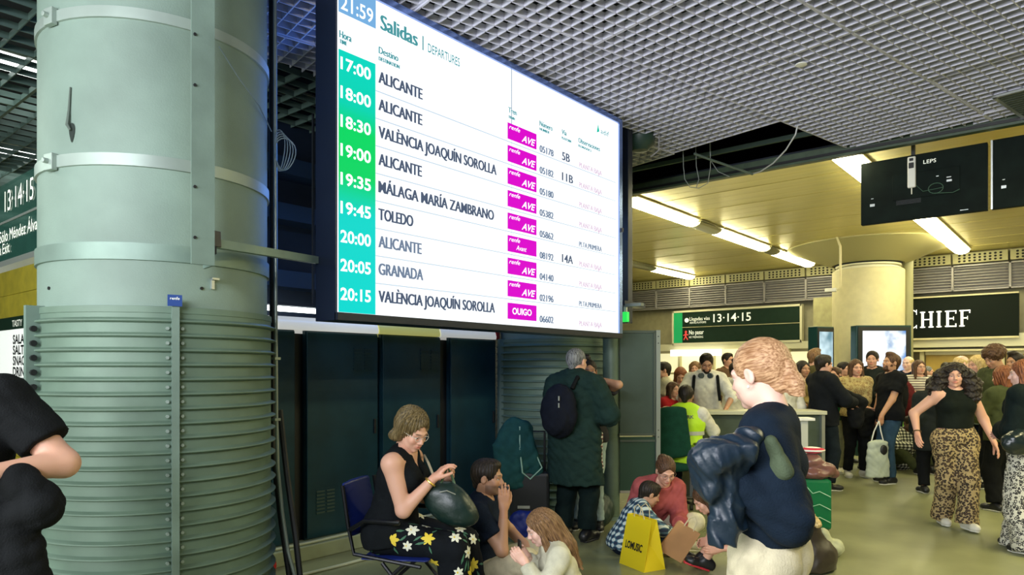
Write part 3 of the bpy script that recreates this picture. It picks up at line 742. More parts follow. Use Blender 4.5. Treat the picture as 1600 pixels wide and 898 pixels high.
# lit booking hall front below the platform sign
M_HALL = mat('hall_light', (.8, .78, .55), .5, emit=(.95, .88, .52), es=.5); M_HALLW = mat('hall_lightbox', (.9, .9, .8), .4, emit=(1, .98, .85), es=1.4)
struct(bx('trim_4', (-12.5, 17.15, 2.05), (-3.9, 17.4, 2.22), mat('trim_cream', (.6, .58, .42), .5)))
hall = thing('window_1', None, None); hall['kind'] = 'structure'
for k in range(9): bx('pane', (-12.4+k*.95, 17.32, .05), (-11.5+k*.95, 17.34, 1.98), M_HALL, hall)
for k in range(10): bx('mullion', (-12.46+k*.95, 17.2, 0), (-12.40+k*.95, 17.36, 2.05), M_CREAM, hall)
bx('transom', (-12.46, 17.2, 1.42), (-3.9, 17.3, 1.47), M_CREAM, hall)
# shutters of the shop on the right
shut = thing('wall_shopfront', None, None); shut['kind'] = 'structure'
M_OCH = mat('ochre_board', (.50, .34, .07), .55, noise=.12, nscale=4)
bx('band', (-3.2, 17.2, 2.02), (8, 17.4, 2.28), mat('trim_cream', (.6, .58, .42), .5), shut); bx('band', (-3.2, 17.12, 1.93), (8, 17.4, 1.97), M_CREAM, shut)
for k in range(7):
    bx('board', (-2.9+k*1.42, 17.33, .1), (-1.62+k*1.42, 17.36, 1.88), M_OCH, shut); bx('mullion', (-3.0+k*1.42, 17.22, 0), (-2.92+k*1.42, 17.38, 1.93), M_CREAM, shut)
    bx('cross_rail', (-2.9+k*1.42, 17.24, 1.86), (-1.62+k*1.42, 17.38, 1.93), M_CREAM, shut)
# pale pier between the hall and the far column, dark recess behind it
struct(bx('wall_pier', (-5.1, 16.9, 0), (-4.55, 17.4, 3.2), mat('pier_paint', (.35, .33, .17), .6, noise=.15)))
struct(bx('wall_recess', (-4.5, 17.3, 1.9), (-3.2, 17.45, 3.2), M_DARK))
struct(bx('wall_pier_ribbed', (.95, 16.8, 0), (1.5, 17.4, 3.2), mat('pier_ribbed', (.33, .31, .16), .6, bump=.4, bscale=20)))

# ---------------------------------------------------------------- big columns
def az_of(c, r, px):
    u = (px-800)/F; d = (FWD+RGT*u).normalized(); p = Vector((c[0], c[1], 0)); b = d.dot(p); q = b*b-p.dot(p)+r*r; t = b-math.sqrt(max(q, 0))
    h = d*t; return math.atan2(h.y-c[1], h.x-c[0])
def big_column(c, label_none=None, r=.60, wrap=True, name='column', bandz=()):
    t = thing(name, None, None, (c[0], c[1], 0)); t['kind'] = 'structure'
    MB().lathe([(r, 0), (r, 4.9)], n=72).build('shaft', M_COL, t, True)
    for z, h in bandz: MB().lathe([(r, z), (r+.012, z+.002), (r+.012, z+h-.002), (r, z+h)], n=72).build('band', M_COL2 if h < .075 else sed_steel, t, True)
    if wrap:
        R2 = r+.022
        MB().lathe([(r, 1.875), (R2+.004, 1.872), (R2+.004, 1.84), (R2, 1.838), (R2, 0), (r, 0)], n=72).build('wrap_sheet', M_RIB, t, True)
        rib = MB().lathe([(R2-.002, .016), (R2+.005, .010), (R2+.024, .004), (R2+.029, -.001), (R2+.025, -.006), (R2+.006, -.010), (R2-.002, -.014)], n=72).mesh('rib')
        rib.materials.append(M_RIB); rib.polygons.foreach_set('use_smooth', [True]*len(rib.polygons))
        for k in range(24):
            o = bpy.data.objects.new('rib', rib); COL.objects.link(o); o.parent = t; o.location = (0, 0, 1.800-k*.0752)
    return t
C1 = FWD*4.147-RGT*2.08
col1 = big_column(C1, bandz=((3.325, .06), (2.58, .065), (2.105, .09)))
C2 = W(866, 7.9); col2 = big_column(C2, bandz=((2.6, .065),))
def on_col(c, r, a, z): return Vector((c[0]+r*math.cos(a), c[1]+r*math.sin(a), z))
def seam(col, c, r, px, w, z0, z1, bolts=True, nm='seam_strip'):
    a = az_of(c, r, px); M = Matrix.Rotation(a, 4, 'Z')
    MB().box((r-.01, -w/2, z0), (r+.045, w/2, z1), M).build(nm, sed_steel, col)
    if bolts:
        mb = MB()
        k = 0
        while z0+.045+k*.0752 < z1-.02:
            for s in (-1, 1):
                z = 1.76-k*.0752
                if z > .02: mb.tube([M @ Vector((r, s*(w/2+.018), z)), M @ Vector((r+.018, s*(w/2+.018), z))], .009, 6)
            k += 1
        o = mb.build('bolt', M_COL2, col); o['kind'] = 'stuff'
seam(col1, C1, .622, 273, .034, 0, 1.90); 
a = az_of(C1, .66, 47); M = Matrix.Rotation(a, 4, 'Z'); MB().box((.60, -.012, 0), (.685, .02, 1.88), M).build('flange', sed_steel, col1)
mb = MB()
for k in range(24): mb.tube([M @ Vector((.655, .02, 1.76-k*.0752)), M @ Vector((.655, .04, 1.76-k*.0752))], .016, 8)
o = mb.build('flange_bolt', M_BLACK, col1); o['kind'] = 'stuff'
a = az_of(C2, .66, 780); M = Matrix.Rotation(a, 4, 'Z'); MB().box((.60, -.03, 0), (.67, .03, 1.88), M).build('seam_strip', sed_steel, col2)
# clamps on the bands, the dark hook hole with its stain, bolt holes
for z in (2.612, 3.355):
    a = az_of(C1, .61, 82); M = Matrix.Rotation(a, 4, 'Z')
    mb = MB().box((.605, -.035, z-.045), (.635, .035, z+.04), M); mb.tube([M @ Vector((.63, 0, z)), M @ Vector((.66, 0, z))], .014, 8); mb.build('clamp', M_COL2, col1, bevel=.003)
a = az_of(C1, .60, 113); M = Matrix.Rotation(a, 4, 'Z')
pts = [on_col((0, 0), .604, a+.045*math.cos(q)*(.6+.3*math.sin(q)), 2.75+.05*math.sin(q)) for q in [i*math.pi/8 for i in range(16)]]
MB().add(pts, [tuple(range(16))]).build('scar_hole', mat('scar', (.02, .03, .025), .9), col1)
mb = MB().tube([on_col((0, 0), .606, a-.01, 2.98), on_col((0, 0), .606, a-.025, 2.86), on_col((0, 0), .612, a-.03, 2.79), on_col((0, 0), .612, a+.0, 2.76)], [.004, .007, .010, .006], 6); mb.build('scar_hook', mat('scar2', (.10, .13, .11), .8), col1)
mb = MB()
for px, z in ((148/1.918, 1.97), (315, 1.98)): mb.tube([on_col((0, 0), .59, az_of(C1, .6, px), z), on_col((0, 0), .606, az_of(C1, .6, px), z)], .009, 8)
mb.build('plug_hole', M_BLACK, col1)
a = az_of(C1, .6, 331); M = Matrix.Rotation(a, 4, 'Z'); mb = MB().box((.6, -.008, 1.98), (.615, .008, 2.04), M); mb.box((.6, -.008, 2.03), (.625, .03, 2.04), M); mb.build('wall_bracket', M_ALU, col1)
# small sticker at the top of the seam
st = thing('sticker', 'small blue operator sticker at the top of the seam on the grey column', 'sticker', (0, 0, 0))
a = az_of(C1, .67, 273); M = Matrix.Translation((C1.x, C1.y, 0)) @ Matrix.Rotation(a, 4, 'Z')
MB().box((.672, -.034, 1.872), (.676, .034, 1.93), M).build('plate', mat('sticker_blue', (.02, .06, .25), .4), st)
mb = MB(); text_on(mb, 'renfe', M @ Vector((.6775, -.022, 1.905)), M.to_3x3() @ Vector((0, 1, 0)), (0, 0, 1), .014, .044); mb.build('lettering', M_TXT, st)
# steel upright fixed to the column and the arm that reaches the board
a = az_of(C1, .62, 300); cup = W(318, 3.50); ub = thing('steel_upright', 'long green steel angle running up the front of the grey column', 'steel beam', (cup.x, cup.y, 0))
aa = math.atan2(cup.y-C1.y, cup.x-C1.x); M = Matrix.Rotation(aa, 4, 'Z')
MB().box((.0, -.06, 2.07), (.012, .05, 4.6), M).build('flange', sed_steel, ub); MB().box((-.14, .038, 2.07), (.0, .05, 4.6), M).build('web', sed_steel, ub)
mb = MB().box((-.10, .05, 2.13), (.004, .062, 2.20), M); mb.build('foot_plate', M_BLACK, ub)
mb = MB()
for z in (3.2, 2.95, 2.45, 2.2): mb.tube([M @ Vector((.012, -.045, z)), M @ Vector((.02, -.045, z))], .008, 6)
mb.build('bolt', M_BLACK, ub)
XB = -3.6
arm = thing('support_arm', 'horizontal steel arm from the grey column to the departures board', 'steel beam', (0, 0, 0))
pa = P3(334, 377, 3.56); pb_y, pb_z = onX(494, 404, -3.82); pb = Vector((-3.82, pb_y+.02, pb_z))
d = pb-pa; L_ = d.length; M = Matrix.Translation(pa) @ d.to_track_quat('X', 'Z').to_matrix().to_4x4()
MB().box((0, -.02, -.032), (L_, .02, -.026), M).box((0, -.02, -.026), (L_, -.014, .012), M).build('arm_angle', sed_steel, arm)
MB().box((-.03, -.03, -.03), (.02, .03, .05), M).build('arm_bracket', M_BLACK, arm, bevel=.003)

# slender post under the board end, far round column with cone head, pipe
pp = W(955, 7.35); pt = thing('post', None, None, (pp.x, pp.y, 0)); pt['kind'] = 'structure'
MB().lathe([(.088, 0), (.088, 3.98)], n=28).build('shaft', mat('post_paint', (.11, .16, .12), .5, .2, noise=.2, nscale=6), pt, True)
MB().lathe([(.0, .02), (.14, .02), (.14, 0)], n=28).build('base_ring', sed_steel, pt, True)
cf = W(1356, 14.2); fc = thing('column', None, None, (cf.x, cf.y, 0)); fc['kind'] = 'structure'
M_FC = mat('far_column', (.60, .55, .33), .45, noise=.06)
MB().lathe([(.66, 0), (.66, 3.52), (.64, 3.54)], n=56).build('shaft', M_FC, fc, True)
MB().lathe([(.60, 3.50), (.60, 3.57), (.55, 3.57), (.55, 3.60), (.60, 3.61), (.60, 3.64), (.56, 3.645)], n=56).build('collar', mat('collar_white', (.7, .68, .5), .4), fc, True)
MB().lathe([(.66, 3.66), (.80, 3.70), (1.30, 3.93), (1.52, 4.00), (1.52, 4.02)], n=64).build('capital', mat('capital_paint', (.46, .42, .20), .5), fc, True)
MB().lathe([(.56, 3.6), (.62, 3.67)], n=56).build('neck', M_DARK, fc, True)
p_ = W(1419, 14.0); pe = thing('downpipe', None, None, (p_.x, p_.y, 0)); pe['kind'] = 'structure'; MB().lathe([(.09, 0), (.09, 4.0)], n=20).build('pipe', mat('pipe_paint', (.28, .27, .14), .5), pe, True)
# ------------------------------------------------------------------ departures board
def BY(px): return onX(px, 500, XB)[0]
def BZ(px, py): return onX(px, py, XB)[1]
y0, y1 = BY(529), BY(966); zb = BZ(529, 487); zt = BZ(590, 2)
yl, yr = BY(526), BY(971)
board = thing('departures_board', 'huge backlit departures board hanging beside the grey column', 'departures board', (XB, (y0+y1)/2, zb))
Bi = Matrix.Translation(board.location).inverted()
def bpart(mb, name, m, **k):
    mb.v = [tuple(Bi @ Vector(p)) for p in mb.v]; return mb.build(name, m, board, **k)
M_NAVY = mat('board_case', (.010, .016, .035), .35, .3); M_RIM = mat('board_rim', (.22, .32, .65), .25, .8)
bpart(MB().box((XB-.22, yl, zb-.05), (XB-.012, yr, zt+.05)), 'case', M_NAVY)
fr = MB(); fr.box((XB-.02, yl, zb-.05), (XB+.012, yr, zb-.004)); bpart(fr, 'frame', mat('board_bezel', (.02, .025, .04), .3, .4))
fr = MB(); fr.box((XB-.02, yl, zt+.004), (XB+.012, yr, zt+.05)); fr.box((XB-.02, y1+.004, zb-.004), (XB+.012, yr, zt+.004)); bpart(fr, 'frame', M_RIM)
M_SCR = mat('screen_white', (.05, .05, .05), .3, emit=(.90, .955, 1), es=1.0)
bpart(MB().box((XB-.012, y0, zb), (XB, y1, zt)), 'screen', M_SCR)
def flat(px0, px1, z0, z1, name, m, lift=.002):
    a, b = BY(px0), BY(px1); return bpart(MB().box((XB-.001, a, z0), (XB+lift, b, z1)), name, m)
def emi(name, c, s=1.0): return mat(name, (.005, .005, .005), .7, emit=c, es=s, spec=.05)
CY, GR = emi('screen_cyan', (.0, .78, .66), .95), emi('screen_green', (.0, .70, .16), .95)
PITCH = (BZ(590, 456)-BZ(590, 112))/-8 if False else (BZ(590, 128)-BZ(590, 471))/8
zrow = [BZ(590, 128)-PITCH*k for k in range(9)]            # baselines
# time strip with its colour gradient
m = patmat('screen_time_strip', lambda N, L, co: co, .4); nt = m.node_tree; N = nt.nodes; L = nt.links
b = N['Principled BSDF']; tc = N.new('ShaderNodeTexCoord'); sp = N.new('ShaderNodeSeparateXYZ'); L.new(tc.outputs['Object'], sp.inputs[0])
mr = N.new('ShaderNodeMapRange'); mr.inputs['From Min'].default_value = 0; mr.inputs['From Max'].default_value = zt-zb; L.new(sp.outputs['Z'], mr.inputs['Value'])
c = ramp(N, L, mr.outputs[0], [(0, (0, .66, .60)), (.30, (0, .64, .56)), (.42, (.0, .62, .12)), (.56, (0, .64, .12)), (.64, (0, .62, .42)), (1, (0, .66, .60))])
for l in list(b.inputs['Base Color'].links): L.remove(l)
b.inputs['Base Color'].default_value = (.005, .005, .005, 1); b.inputs['Specular IOR Level'].default_value = .05; L.new(c, b.inputs['Emission Color']); b.inputs['Emission Strength'].default_value = .74
flat(529, 586.5, zb, BZ(586, 100), 'time_strip', m)
flat(529, 587, BZ(587, 45), zt, 'clock_field', emi('screen_blue', (.13, .30, .52)))
M_INK = emi('screen_ink', (.055, .075, .12)); M_INK2 = emi('screen_ink_grey', (.12, .16, .23)); M_WT = emi('screen_white_text', (.92, 1, 1), 1.05)
M_INK3 = emi('screen_ink_teal', (.05, .22, .24)); M_MAG = emi('screen_magenta', (.50, .0, .42)); M_PALE = emi('screen_ink_mauve', (.50, .38, .48))
def tb(s, px0, px1, z, h, name, m, shear=0, bold=0, group=None, dbl=0):
    mb = group or MB(); a, b2 = BY(px0), BY(px1)
    for q in range(3 if dbl else 1): text_on(mb, s, (XB+.0035+q*.0002, a+q*dbl, z), (0, 1, 0), (0, 0, 1), h, b2-a-2*dbl, shear=shear, bold=bold)
    return None if group else bpart(mb, name, m)
hcap = .069
tb('21:59', 532, 582.5, BZ(582, 37), .088, 'clock_text', M_WT, bold=.008)
tb('Salidas', 593.5, 652.5, BZ(593, 45), .095, 'title_text', M_INK3, dbl=.006)
flat(660, 661.6, BZ(660, 78), BZ(660, 56), 'title_bar', M_INK3)
tb('DEPARTURES', 668, 718, BZ(668, 81), .060, 'title_text', M_INK3, bold=.012)
for s, a, b2, yy, h in (('Hora', 529.5, 549, 58, .044), ('TIME', 529.5, 542, 67, .025), ('Destino', 591, 622, 83, .044), ('DESTINATION', 591, 624, 94, .025), ('Tren', 793.5, 807, 175, .042), ('TRAIN', 793.5, 804, 184, .022),
                     ('Número', 842.5, 863, 196, .042), ('NUMBER', 842.5, 858, 203, .022), ('Vía', 877, 885, 209, .042), ('PLATFORM', 877, 892, 217, .022), ('Observaciones', 903, 937, 222, .042), ('REMARKS', 903, 924, 229, .022)):
    hd = MB(); [text_on(hd, s, (XB+.0035+q*.0002, BY(a)+q*.0025, BZ(a, yy)), (0, 1, 0), (0, 0, 1), h, BY(b2)-BY(a)-.005, bold=.002) for q in range(3)]
    bpart(hd, 'column_heading', M_INK3)
tb('adif', 938, 951, BZ(938, 208), .045, 'operator_mark', M_INK3, bold=.01)
lg = MB(); ya, za = BY(932), BZ(932, 207); lg.add([(XB+.0035, ya, za), (XB+.0035, ya+.045, za+.02), (XB+.0035, ya+.02, za+.085)], [(0, 1, 2)]); bpart(lg, 'operator_mark', emi('screen_logo_green', (.0, .35, .25)))
rows = [('17:00', 'ALICANTE', 660, 'AVE', '05178', '5B', 'PLANTA BAJA'), ('18:00', 'ALICANTE', 659.5, 'AVE', '05182', '11B', 'PLANTA BAJA'), ('18:30', 'VALÈNCIA JOAQUÍN SOROLLA', 775.5, 'AVE', '05180', '', 'PLANTA BAJA'),
        ('19:00', 'ALICANTE', 659, 'AVE', '05382', '', 'PLANTA BAJA'), ('19:35', 'MÁLAGA MARÍA ZAMBRANO', 771.5, 'AVE', '05862', '', 'PLTA.PRIMERA'), ('19:45', 'TOLEDO', 645.5, 'Avant', '08192', '14A', 'PLANTA BAJA'),
        ('20:00', 'ALICANTE', 658.5, 'AVE', '04140', '', 'PLANTA BAJA'), ('20:05', 'GRANADA', 661, 'AVE', '02196', '', 'PLTA.PRIMERA'), ('20:15', 'VALÈNCIA JOAQUÍN SOROLLA', 773, 'OUIGO', '06602', '', 'PLANTA BAJA')]
zt0 = BZ(793, 191)
for k, (tm, ds, xe, op, no, via, ob) in enumerate(rows):
    z = zrow[k]
    tb(tm, 531.5, 579, z-.008, .072, 'time_text', M_WT, bold=.022)
    tb(ds, 590.5, xe, z-.002, hcap+.005, 'destination_text', M_INK if k not in (6, 7) else M_INK2, bold=.006, dbl=.0045)
    if k < 8: flat(587, 962, z-.064, z-.0565, 'row_line', mat('row_line', (.02, .02, .02), .4, emit=(.33, .42, .52), es=1), .001)
    zc = zt0-PITCH*k; flat(793, 838, zc-.128, zc, 'operator_tag', M_MAG, .003)
    g_ = MB()
    if op == 'OUIGO': text_on(g_, 'OUIGO', (XB+.0045, BY(800), zc-.088), (0, 1, 0), (0, 0, 1), .05, BY(830)-BY(800), bold=.02)
    else:
        text_on(g_, 'renfe', (XB+.0045, BY(795), zc-.045), (0, 1, 0), (0, 0, 1), .034, BY(812)-BY(795), shear=.3)
        if op == 'AVE': text_on(g_, 'AVE', (XB+.0045, BY(814.5), zc-.108), (0, 1, 0), (0, 0, 1), .052, BY(836)-BY(814.5), shear=.35, bold=.015)
        else: text_on(g_, 'Avant', (XB+.0045, BY(806), zc-.105), (0, 1, 0), (0, 0, 1), .038, BY(822)-BY(806), shear=.3)
    bpart(g_, 'tag_text', M_WT)
    tb(no, 842.5, 864.5, z-.045, .055, 'number_text', M_INK2, bold=.004, dbl=.004)
    if via: tb(via, 877.5, 877+(13 if len(via) == 2 else 18), z-.040, .070, 'platform_text', M_INK, bold=.004, dbl=.004)
    big = ob.startswith('PLTA'); tb(ob, 904, 940, z-.048, .045, 'remark_text', M_INK2 if big else M_PALE, dbl=.003)
flat(798.6, 799.6, zt0, zt, 'panel_joint', M_INK2, .0012); flat(798.8, 799.4, zb, zt0, 'panel_joint', mat('row_line', (1, 1, 1)), .0012)
bpart(MB().box((XB+.012, yr-.03, BZ(967, 362)), (XB+.03, yr-.01, BZ(967, 356))), 'latch', M_BLACK)
# hangers that carry the board
bpart(MB().box((XB-.17, yl+.5, zt+.04), (XB-.1, yl+.56, 4.9)), 'hanger', M_NAVY); bpart(MB().box((XB-.17, yr-.6, zt+.04), (XB-.1, yr-.54, 4.9)), 'hanger', M_NAVY)
mt = W(979, 7.25); bm_ = thing('mounting_mast', 'dark square mast rising behind the right end of the departures board', 'mast', (mt.x, mt.y, 0))
bx('mast_tube', (-.045, -.045, Zp(505, 7.25)), (.045, .045, 4.6), M_NAVY, bm_, .004); bx('clamp', (-.05, -.12, 2.2), (.05, .3, 2.25), M_NAVY, bm_)
dm = P3(1000, 208, 7.5); dh = thing('ceiling_speaker', 'round dark green loudspeaker hanging at the board corner', 'loudspeaker', dm)
MB().lathe([(.0, -.20), (.08, -.19), (.15, -.12), (.17, .0), (.17, .1), (.05, .12), (.03, .35)], n=28).build('body', mat('speaker_green', (.02, .05, .04), .45), dh, True)
MB().tube([(.12, 0, .1), (.2, .05, -.05), (.18, .08, -.2), (.1, .05, -.26)], .008, 6).build('cable', M_LOUV, dh, True)

# ------------------------------------------------------------------ lamps
def ceiling_lamp(x, y0, y1, label, lit=True, n=2):
    t = thing('ceiling_light', label, 'ceiling light', (x, y0, 3.95)); L_ = y1-y0
    bx('housing', (-.17, 0, .045), (.17, L_, .065), M_CREAM if lit else mat('reflector', (.30, .29, .18), .3, .5), t)
    for k in range(n):
        a, b2 = k*L_/n+.02, (k+1)*L_/n-.02
        prof = [(-.14, .04), (-.12, .0), (-.06, -.028), (0, -.036), (.06, -.028), (.12, .0), (.14, .04)]
        mb = MB(); v = [(p[0], yy, p[1]) for yy in (a, b2) for p in prof]
        mb.add(v, [(i, i+1, i+8, i+7) for i in range(6)]+[(0, 7, 13, 6), tuple(range(6, -1, -1)), tuple(range(7, 14))]); mb.build('diffuser', M_LAMP if lit else mat('reflector', (.30, .29, .18), .3, .5), t, True)
    for a in (.3, L_-.3): MB().tube([(0, a, .06), (0, a, .08)], .02, 6).build('hanger', M_WHITE, t)
ceiling_lamp(-5.2, 8.75, 10.8, 'lit twin-tube lamp at the left edge of the long lamp row, nearest the fascia beam')
ceiling_lamp(-5.2, 11.8, 14.0, 'lit lamp in the middle of the row that runs to the wide column')
ceiling_lamp(-5.2, 14.7, 16.9, 'lit lamp at the far end of the row, beside the cone-headed column')
ceiling_lamp(-5.2, 10.85, 11.75, 'unlit lamp section between the first and second lit lamps of the long row', False, 1)
ceiling_lamp(-5.2, 14.05, 14.65, 'unlit lamp section just left of the cone-headed column', False, 1)
ceiling_lamp(-8.3, 15.2, 17.2, 'lit lamp far off to the left above the louvred frieze')
ceiling_lamp(-8.3, 12.8, 15.15, 'unlit lamp section far off to the left beside the board', False, 1)
ceiling_lamp(-2.25, 8.55, 10.6, 'lit lamp half hidden behind the upper left corner of the black monitor')
ceiling_lamp(-2.2, 12.6, 17.0, 'long lit lamp below the black monitor, right of the cone-headed column', True, 3)
ceiling_lamp(.9, 9.2, 16.8, 'unseen lit lamp row added for light beyond the black monitors', True, 4)  # out of view, added for its light
ceiling_lamp(4.4, 9.2, 16.8, 'lit lamp row outside the right of the picture', True, 4)

# ------------------------------------------------------------------ hanging monitors seen from behind
M_MON = mat('monitor_back', (.005, .010, .008), .7, noise=.3, nscale=6, spec=.12)
def monitor(px0, px1, pyt, pyb, Y, label, extra):
    xa, zt_ = onY(px0, pyt, Y); xb, _ = onY(px1, 300, Y); _, zb_ = onY(px0, pyb, Y)
    t = thing('hanging_monitor', label, 'monitor', (xa, Y, zb_)); w, h = xb-xa, zt_-zb_
    bx('case', (0, 0, 0), (w, .07, h), M_MON, t, .006)
    bx('rim', (-.004, -.006, 0), (.012, .0, h), M_ALU, t) if not extra else None
    mb = MB()
    for k in range(7): mb.box((w*.30, -.004, h*.25+k*.012), (w*.5, 0, h*.25+k*.012+.005))
    mb.build('vent_slots', M_BLACK, t)
    pl = MB().box((w*.27, -.012, h*.32), (w*.80, .0, h*.72)); pl.build('back_cover', M_MON, t, bevel=.004)
    for q in ((.08, .28, .12, .32, 0), (.09, .40, .11, .41, 0), (.70, .50, .74, .53, 1), (.70, .56, .735, .575, 1), (.80, .04, .86, .05, 0), (.62, .60, .64, .615, 1)): bx('label_sticker', (w*q[0], -.014 if q[4] else -.003, h*q[1]), (w*q[2], -.012 if q[4] else 0, h*q[3]), M_ALU, t)
    return t, w, h
mo, w, h = monitor(1345, 1543, 256, 352, 8.75, 'black monitor seen from behind with a white power strip, hanging under the beam', True)
bx('hanger', (w*.42, .01, h), (w*.45, .05, 3.93-mo.location.z+.09), M_BLACK, mo)
ps = thing('power_strip', 'white power strip dangling on the back of the black monitor', 'power strip', (mo.location.x+w*.435, 8.735, mo.location.z+h*.72))
MB().box((-.045, -.035, -.17), (.035, .0, .17)).build('body', M_WHITE, ps, bevel=.012)
MB().box((-.03, -.05, .04), (.02, -.035, .10)).box((-.025, -.045, .12), (.015, -.035, .15)).build('plug', M_BLACK, ps, bevel=.004)
MB().tube([(-.005, -.02, -.17), (-.005, -.02, -.24)], .006, 6).build('cord', M_WHITE, ps)
mb = MB(); pts = []
for i in range(26): a = i/25*3.4*math.pi; pts.append((w*.62+.07*math.cos(a), -.025-.0006*i, h*.42+.055*math.sin(a)))
mb.tube([(w*.46, -.02, h*.52), (w*.52, -.03, h*.40)]+pts+[(w*.75, -.03, h*.32), (w*.80, -.02, h*.36)], .0035, 5); mb.build('cable', mat('cable_green', (.06, .13, .09), .5), mo, True)
mb = MB(); text_on(mb, 'LEPS', (w*.52, -.004, h*.83), (1, 0, 0), (0, 0, 1), .04, .12); mb.build('lettering', M_TXT, mo)
mo2, w, h = monitor(1549, 1760, 219, 327, 8.75, 'second black monitor seen from behind, cut off by the picture edge', False)
bx('hanger', (w*.5, .01, h), (w*.53, .05, 3.93-mo2.location.z+.09), M_BLACK, mo2)

# ------------------------------------------------------------------ signs on the back wall
def sign_panel(name, label, px0, px1, pyt0, pyb0, Y, m):
    xa, zt_ = onY(px0, pyt0, Y); xb, _ = onY(px1, 500, Y); _, zb_ = onY(px0, pyb0, Y)
    t = thing(name, label, 'sign', (xa, Y, zb_)); bx('panel', (0, 0, 0), (xb-xa, .12, zt_-zb_), m, t); return t, xb-xa, zt_-zb_
s1, w, h = sign_panel('platform_sign', 'dark green platform sign reading 13 14 15 on the back wall', 1053, 1250, 489, 536, 17.15, M_SIGNG)
bx('edge_strip', (0, -.01, h*.0), (w*.075, 0, h), mat('sign_green', (.01, .22, .07), .4, emit=(.02, .5, .15), es=.25), s1)
mb = MB().box((-.04, -.02, -.05), (w+.04, .12, 0)).box((-.04, -.02, h), (w+.04, .12, h+.05)).box((-.05, -.02, -.05), (0, .12, h+.05)).box((w, -.02, -.05), (w+.05, .12, h+.05)); mb.build('frame', mat('trim_cream', (.6, .58, .42), .5), s1)
bx('divider', (w*.075, -.012, h*.50), (w, 0, h*.515), M_CREAM, s1)
for s, x_, z_, h_, w__ in (('13·14·15', .34, .64, .20, .30), ('Llegadas vías', .14, .72, .09, .17), ('ARRIVALS PLATFORMS', .14, .62, .05, .14), ('No pasar', .135, .27, .11, .125), ('NO TRESPASSING', .135, .15, .05, .12)):
    mb = MB(); text_on(mb, s, (w*x_, -.013, h*z_), (1, 0, 0), (0, 0, 1), h_, w*w__, bold=.01 if h_ > .1 else 0); mb.build('lettering', M_TXT, s1)
ic = MB(); cx = w*.108; ic.tube([(cx, -.014, h*.36), (cx, -.016, h*.36)], .035, 10); ic.tube([(cx, -.015, h*.32), (cx-.01, -.015, h*.22)], .022, 6)
for a, b2 in (((-.01, .22), (-.06, .10)), ((-.01, .22), (.05, .10)), ((0, .30), (-.07, .24)), ((0, .30), (.06, .25))): ic.tube([(cx+a[0], -.015, h*a[1]), (cx+b2[0], -.015, h*b2[1])], .012, 6)
ic.build('walking_figure', mat('sign_red', (.6, .05, .04), .5, emit=(.8, .1, .08), es=.3), s1)
ic = MB(); ic.tube([(w*.115, -.013, h*.74), (w*.115, -.016, h*.74)], .06, 14); ic.build('arrow_disc', M_TXT, s1)
lb = thing('light_bar', 'white light bar below the platform sign on the back wall', 'lamp', (0, 0, 0)); xa, za = onY(1048, 552, 17.0); xb, _ = onY(1128, 552, 17.0); bx('diffuser', (xa, 16.98, za-.07), (xb, 17.1, za+.09), M_HALLW, lb)
xa, _ = onY(1128, 552, 17.0); xb, _ = onY(1160, 552, 17.0); bx('end_panel', (xa, 16.98, za-.07), (xb, 17.1, za+.09), M_HALL, lb)
s2, w, h = sign_panel('shop_sign', 'black shop sign reading CHIEF in white serif capitals', 1405, 1592, 468, 529, 17.15, mat('shop_sign_black', (.006, .010, .007), .7, spec=.12))
bx('edge_strip', (0, -.02, -.04), (w, .1, 0), M_CREAM, s2); bx('edge_strip', (0, -.02, h), (w, .1, h+.03), M_CREAM, s2)
def serif(mb, ch, x, z, hh, y):
    t_, s_, th = hh*.16, hh*.07, hh*.07; W_ = {'H': .86, 'I': .36, 'E': .70, 'F': .66}.get(ch, .9)*hh
    def stem(cx): mb.box((cx-t_/2, y, z), (cx+t_/2, y+.01, z+hh)); mb.box((cx-t_, y, z), (cx+t_, y+.01, z+s_)); mb.box((cx-t_, y, z+hh-s_), (cx+t_, y+.01, z+hh))
    if ch == 'H': stem(x+t_); stem(x+W_-t_); mb.box((x+t_, y, z+hh*.47), (x+W_-t_, y+.01, z+hh*.47+th))
    elif ch == 'I': stem(x+t_)
    elif ch in 'EF':
        stem(x+t_); mb.box((x+t_, y, z+hh-s_), (x+W_, y+.01, z+hh)); mb.box((x+W_-s_, y, z+hh*.80), (x+W_, y+.01, z+hh)); mb.box((x+t_, y, z+hh*.48), (x+W_*.75, y+.01, z+hh*.48+th)); mb.box((x+W_*.72, y, z+hh*.40), (x+W_*.78, y+.01, z+hh*.63))
        if ch == 'E': mb.box((x+t_, y, z), (x+W_, y+.01, z+s_)); mb.box((x+W_-s_, y, z), (x+W_, y+.01, z+hh*.2))
    elif ch == 'C':
        n = 22; R = hh*.5; pts = []
        for i in range(n+1): a = math.radians(48+264*i/n); pts.append((a, t_*(.35+.65*abs(math.sin((a)/2))**2)))
        for (a, ta), (b2, tb_) in zip(pts[:-1], pts[1:]):
            q = [(x+R*.95+(R*.95)*math.cos(a), y, z+R+R*math.sin(a)), (x+R*.95+(R*.95-ta)*math.cos(a), y, z+R+(R-ta*.5)*math.sin(a)), (x+R*.95+(R*.95-tb_)*math.cos(b2), y, z+R+(R-tb_*.5)*math.sin(b2)), (x+R*.95+R*.95*math.cos(b2), y, z+R+R*math.sin(b2))]
            mb.add(q, [(0, 1, 2, 3)])
        mb.box((x+R*1.52, y, z+hh*.72), (x+R*1.60, y+.01, z+hh*.98)); mb.box((x+R*1.52, y, z+hh*.02), (x+R*1.60, y+.01, z+hh*.20))
    return W_
mb = MB(); xs, zs = onY(1409, 513, 17.12); xe, _ = onY(1516, 500, 17.12); xs -= s2.location.x; zs -= s2.location.z; xe -= s2.location.x
